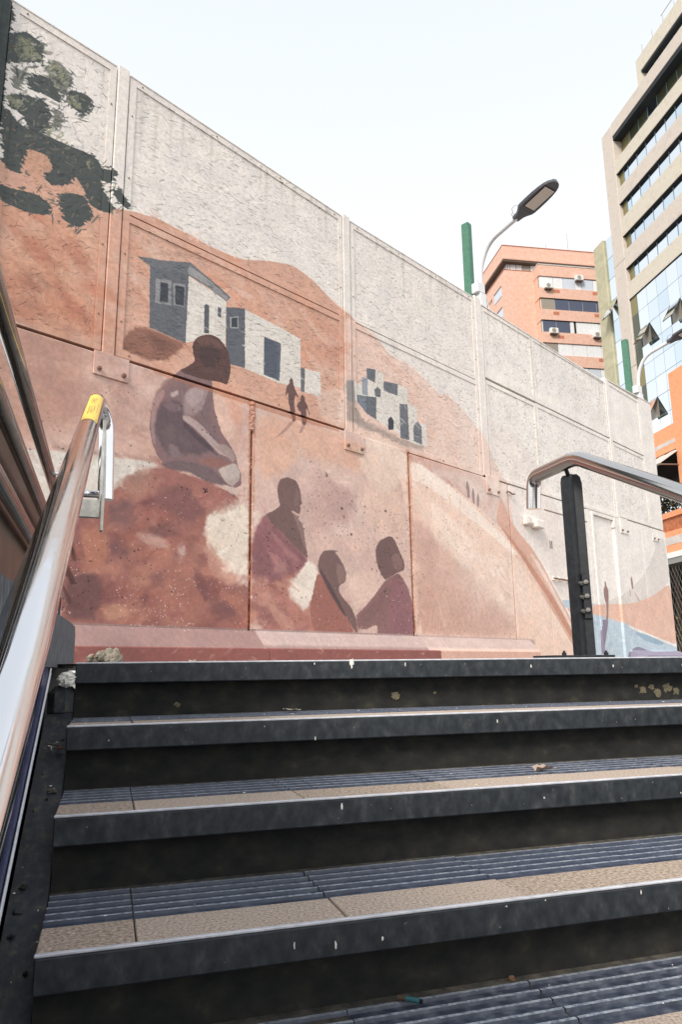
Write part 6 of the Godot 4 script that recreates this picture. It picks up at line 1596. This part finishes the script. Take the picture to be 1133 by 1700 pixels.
	var sash2 := put("open_sash", bx(Vector3(-0.03, -2.0, 0.0), Vector3(0.0, 0.0, 1.35)), M.mirror_c, t, Transform3D(Basis(Vector3(0, 0, 1), -0.5), Vector3(L + 0.18, 32.8, -57.78)))
	put("sash_bar", bx(Vector3(-0.04, -2.04, 0.0), Vector3(0.01, -1.95, 1.38)), M.dark_green, sash2)

	# --- orange pavilion at the right edge: local x to the right, z minus the distance
	var o := thing("orange_pavilion", "orange rendered pavilion with grey awning and netting, just past the wall's end", "building", fr)
	var X0 := 14.0
	put("beam", bx(Vector3(X0, 6.58, -26), Vector3(X0 + 0.3, 7.41, -19.96)), M.orange, o)
	put("pale_stripe", bx(Vector3(X0 - 0.004, 6.8, -26), Vector3(X0, 6.93, -19.97)), M.pale, o)
	put("column", bx(Vector3(X0 - 0.12, 3.0, -19.95), Vector3(X0 + 0.5, 9.0, -18.6), 0.02), M.orange, o)
	for k in 15:
		put("awning_sheet", bx(Vector3(-0.46, -0.012, -0.14), Vector3(0.46, 0.012, 0.14), 0.004), M.pale, o, Transform3D(Basis(Vector3(0, 0, 1), 0.59), Vector3(X0 - 0.38, 6.27 + 0.014 * (k % 2), -24.0 + k * 0.285)))
	put("awning_frame", tb([Vector3(X0 - 0.77, 5.98, -24.2), Vector3(X0 - 0.77, 5.98, -19.85)], 0.035, 8), M.zinc, o)
	put("awning_strut", tb([Vector3(X0 - 0.75, 5.98, -19.9), Vector3(X0 + 0.3, 6.0, -19.9)], 0.025, 8), M.zinc, o)
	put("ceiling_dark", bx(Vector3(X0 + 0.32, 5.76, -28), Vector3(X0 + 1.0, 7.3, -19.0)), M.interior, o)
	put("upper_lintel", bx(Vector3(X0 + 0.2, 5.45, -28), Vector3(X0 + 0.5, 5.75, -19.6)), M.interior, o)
	put("floor_slab", bx(Vector3(X0, 4.5, -28), Vector3(X0 + 0.3, 4.68, -16)), M.orange, o)
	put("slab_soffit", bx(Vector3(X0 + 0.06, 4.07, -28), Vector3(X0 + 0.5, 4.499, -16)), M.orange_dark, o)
	put("fascia", bx(Vector3(X0 - 0.02, 3.38, -28), Vector3(X0 + 0.3, 4.06, -16)), M.orange, o)
	put("pale_band", bx(Vector3(X0 - 0.026, 3.63, -28), Vector3(X0 - 0.0201, 3.88, -16)), M.pale, o)
	put("gutter", bx(Vector3(X0 - 0.08, 3.2, -28), Vector3(X0 + 0.3, 3.379, -16), 0.01), M.frame_white, o)
	put("gutter_flashing", bx(Vector3(X0 - 0.04, 3.03, -28), Vector3(X0 + 0.3, 3.199, -16)), M.zinc, o)
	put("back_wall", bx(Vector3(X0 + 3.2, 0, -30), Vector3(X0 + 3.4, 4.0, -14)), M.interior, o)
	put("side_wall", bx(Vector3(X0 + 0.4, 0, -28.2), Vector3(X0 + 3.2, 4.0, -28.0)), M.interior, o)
	var net := MB.new()
	for k in 30:
		var z := -22.8 + k * 0.17
		net.tube([Vector3(X0 + 0.05, 3.02, z), Vector3(X0 + 0.05 + 0.02 * sin(k), 1.5, z + 0.8), Vector3(X0 + 0.05, 0.1, z + 1.5)], 0.004, 4, false)
		net.tube([Vector3(X0 + 0.05, 3.02, z + 1.5), Vector3(X0 + 0.05, 1.5, z + 0.75), Vector3(X0 + 0.05, 0.1, z)], 0.004, 4, false)
	tag(put("netting", net, M.zinc, o), "", "", "", "stuff")

	# plants: a small tree seen through the pavilion's opening, a shrub behind the netting
	foliage("small_tree", "small dark tree seen through the upper opening of the orange pavilion", "tree", fr * Vector3(16.3, 0, -24.3), 4.9, Vector3(1.2, 0.7, 1.2), 5.85, 900, 0.11, 21)
	foliage("shrub", "brown and green shrub low behind the netting of the pavilion", "shrub", fr * Vector3(14.7, 0, -20.9), 0.6, Vector3(0.55, 0.75, 1.2), 0.85, 700, 0.09, 22)

func foliage(called: String, label: String, category: String, at: Vector3, stem: float, size: Vector3, centre: float, count: int, leaf: float, seed_: int) -> void:
	var o := thing(called, label, category, Transform3D(Basis(), at))
	var r := RandomNumberGenerator.new()
	r.seed = seed_
	var tr := MB.new()
	tr.tube([Vector3.ZERO, Vector3(0.05, stem * 0.5, 0.03), Vector3(0, stem, 0)], 0.11 * stem / 4.0 + 0.02, 10, true, 0.04)
	for k in 7:
		var g := TAU * k / 7.0
		tr.tube([Vector3(0, stem * 0.92, 0), Vector3(cos(g) * size.x * 0.4, centre, sin(g) * size.z * 0.4), Vector3(cos(g) * size.x * 0.8, centre + size.y * r.randf_range(-0.2, 0.6), sin(g) * size.z * 0.8)], 0.03, 6, true, 0.01)
	put("trunk", tr, M.bark, o)
	var lm := MB.new()
	lm.quad(Vector3(0, 0, 0), Vector3(0.35, 0.08, 0.5), Vector3(0, 0, 1.0), Vector3(-0.35, 0.08, 0.5), Vector3.UP)
	var mesh := lm.done()
	mesh.surface_set_material(0, M.leaf)
	var mm := MultiMesh.new()
	mm.transform_format = MultiMesh.TRANSFORM_3D
	mm.use_colors = true
	mm.mesh = mesh
	mm.instance_count = count
	M.leaf.vertex_color_use_as_albedo = true
	M.leaf.albedo_color = Color.WHITE
	var tint := [rgb(58, 68, 38), rgb(78, 86, 50), rgb(110, 84, 50), rgb(44, 50, 32)]
	for i in count:
		var d := Vector3(r.randfn(), r.randfn(), r.randfn()).normalized()
		var clump := 0.75 + 0.35 * sin(d.x * 5.0 + seed_) * sin(d.y * 6.0) * sin(d.z * 5.0 + 1.0)
		var p := d * size * clump * pow(r.randf(), 0.4) + Vector3(0, centre, 0)
		var bs := Basis.from_euler(Vector3(r.randf_range(-1.2, 1.2), r.randf_range(0, TAU), r.randf_range(-1.2, 1.2))).scaled(Vector3.ONE * leaf * r.randf_range(0.7, 1.4))
		mm.set_instance_transform(i, Transform3D(bs, p))
		mm.set_instance_color(i, (tint[r.randi() % 4] as Color).srgb_to_linear())
	var mi := MultiMeshInstance3D.new()
	mi.name = "crown"
	mi.multimesh = mm
	tag(mi, "", "", "", "stuff")
	o.add_child(mi, true)

# ------------------------------------------------------------------ small things lying about
func leaf_shape(l: float, seed_: int) -> MB:
	var m := MB.new()
	var r := RandomNumberGenerator.new()
	r.seed = seed_
	var n := 12
	var rim := []
	for k in n:
		var t := TAU * k / n
		var rad := l * (0.32 + 0.18 * absf(cos(t)) + (0.1 if k % 2 else -0.06))
		rim.append(Vector3(cos(t) * rad * 1.25, 0.012 * r.randf() + 0.25 * l * absf(sin(t)) * r.randf_range(0.3, 0.8), sin(t) * rad * 0.7))
	for k in n:
		m.tri(Vector3(0, 0.002, 0), rim[k], rim[(k + 1) % n], Vector3.UP, Vector3.UP, Vector3.UP)
	m.tube([Vector3(l * 0.5, 0.003, 0), Vector3(l * 0.8, 0.006, 0.01)], 0.0012, 5)
	return m

func litter() -> void:
	var s2 := TOP_Z + GOING * 2
	tag(put("dry_leaf", leaf_shape(0.055, 1), mat(rgb(190, 166, 148), 0.85), null, Transform3D(Basis(Vector3.UP, 0.2), Vector3(1.235, -RISE * 2 + 0.003, -1.975))), "pale curled dry leaf on the third step, right of the middle", "leaf")
	tag(put("dry_leaf", leaf_shape(0.04, 2), mat(rgb(206, 196, 178), 0.85), null, Transform3D(Basis(Vector3.UP, 0.1), Vector3(0.575, -RISE + 0.003, -2.40))), "pale dry leaf on the second step, left of the middle", "leaf")
	var cb := thing("cigarette_butt", "teal cigarette butt lying on the lowest step in view", "cigarette butt", Transform3D(Basis(Vector3.UP, -0.75), Vector3(0.585, -RISE * 4 + 0.007, -1.475)))
	put("wrapper", tb([Vector3(0, 0, 0), Vector3(0.028, 0, 0)], 0.0048, 10), mat(rgb(60, 116, 124), 0.7), cb)
	put("burnt_end", tb([Vector3(0.0285, 0, 0), Vector3(0.033, 0, 0)], 0.0042, 10), M.interior, cb)
	put("filter_end", tb([Vector3(-0.017, 0, 0.002), Vector3(-0.0005, 0, 0)], 0.0046, 10), mat(rgb(96, 78, 64), 0.9), cb)
	var pb := MB.new()
	pb.lump(Vector3.ZERO, Vector3(0.007, 0.005, 0.008), 4, 0.3)
	tag(put("pebble", pb, mat(rgb(120, 92, 70), 0.9), null, Transform3D(Basis(), Vector3(0.83, -RISE * 4 + 0.003, -1.50))), "small brown pebble at the back of the lowest step in view", "pebble")
	var ts := MB.new()
	ts.lump(Vector3.ZERO, Vector3(0.027, 0.022, 0.024), 8, 0.3, 16, 22)
	tag(put("crumpled_tissue", ts, M.tissue, null, Transform3D(Basis(), Vector3(-0.118, -0.049, -2.443))), "crumpled white tissue on the kerb beside the top step", "tissue")
	var r1 := MB.new()
	for k in 14:
		r1.lump(Vector3(rng.randfn(0, 0.035), 0.01 + 0.05 * rng.randf() * exp(-absf(rng.randfn(0, 0.5))), rng.randfn(0, 0.025)), Vector3.ONE * rng.randf_range(0.008, 0.026), k, 0.5, 7, 10)
	r1.lump(Vector3(0.02, 0.04, 0), Vector3(0.045, 0.05, 0.035), 44, 0.5, 10, 14)
	tag(put("mortar_rubble", r1, M.rubble, null, Transform3D(Basis(), Vector3(0.0, 0.0, -4.2))), "grey lump of broken mortar at the wall's foot beside the plinth", "rubble", "rubble along the foot of the wall")
	var r2 := MB.new()
	for k in 26:
		r2.lump(Vector3(rng.randfn(0, 0.1), 0.004 + 0.02 * rng.randf(), rng.randfn(0, 0.03)), Vector3.ONE * rng.randf_range(0.005, 0.018), 70 + k, 0.5, 5, 8)
	tag(put("mortar_rubble", r2, M.rubble, null, Transform3D(Basis(Vector3.UP, WALL_TURN), Vector3(0.66, 0.0, -5.2))), "scatter of small mortar crumbs under the red rocks of the mural", "rubble", "rubble along the foot of the wall")
	var tw := thing("twig_pile", "little pile of twigs and a reddish scrap on the stained kerb", "twigs", Transform3D(Basis(), Vector3(-0.128, -0.236, -2.24)))
	for k in 7:
		var g := rng.randf_range(0, TAU)
		put("twig", tb([Vector3(rng.randf_range(-0.015, 0.015), 0.002 + 0.002 * k, rng.randf_range(-0.01, 0.01)), Vector3(cos(g) * 0.025, 0.005 + 0.003 * k, sin(g) * 0.025)], 0.0018, 5), M.tissue if k % 3 == 0 else M.brown, tw)
	put("scrap", bx(Vector3(0.006, 0.002, -0.008), Vector3(0.02, 0.008, 0.008), 0.002), mat(rgb(150, 84, 74), 0.9), tw)
	var dp := MB.new()
	dp.lump(Vector3(0, 0, 0), Vector3(0.008, 0.011, 0.002), 3, 0.5, 6, 10)
	dp.lump(Vector3(0.001, -0.013, 0), Vector3(0.003, 0.007, 0.002), 5, 0.4, 5, 8)
	tag(put("paint_drip", dp, M.tissue, null, Transform3D(Basis(), Vector3(0.797, -0.008, TOP_Z + 0.002))), "white drip over the edge of the top step, under the mural", "paint drip")
	# specks and droppings on steps and kerb, too many and too small to count
	var sp := MB.new()
	for k in 320:
		var i := rng.randi_range(0, 5)
		var x := rng.randf_range(-0.34, 2.3)
		if x < -0.17:
			x = -0.17 + 0.4 * (x + 0.34)
		var face := rng.randf() < 0.3 and x > -0.09
		var s := 0.0006 + 0.003 * pow(rng.randf(), 5.0)
		if face:
			sp.lump(Vector3(x, -RISE * i - rng.randf_range(0.008, 0.058), TOP_Z + GOING * i + 0.0018), Vector3(s * 0.7, s * rng.randf_range(0.8, 2.5), 0.0004), k, 0.5, 4, 7)
		elif x < -0.1:
			var t := rng.randf_range(0.05, 1.8)
			sp.lump(Vector3(minf(x, -0.11), -0.149 - t * RISE / GOING, -2.43 + t), Vector3(s * 1.5, 0.0012, s * 1.5), k, 0.5, 4, 7)
		else:
			sp.lump(Vector3(x, -RISE * i + 0.0008, TOP_Z + GOING * i - rng.randf_range(0.02, 0.36)), Vector3(s * 1.4, 0.0008, s), k, 0.5, 4, 7)
	tag(put("dust_specks", sp, M.tissue), "white specks and droppings scattered over the steps", "debris", "", "stuff")
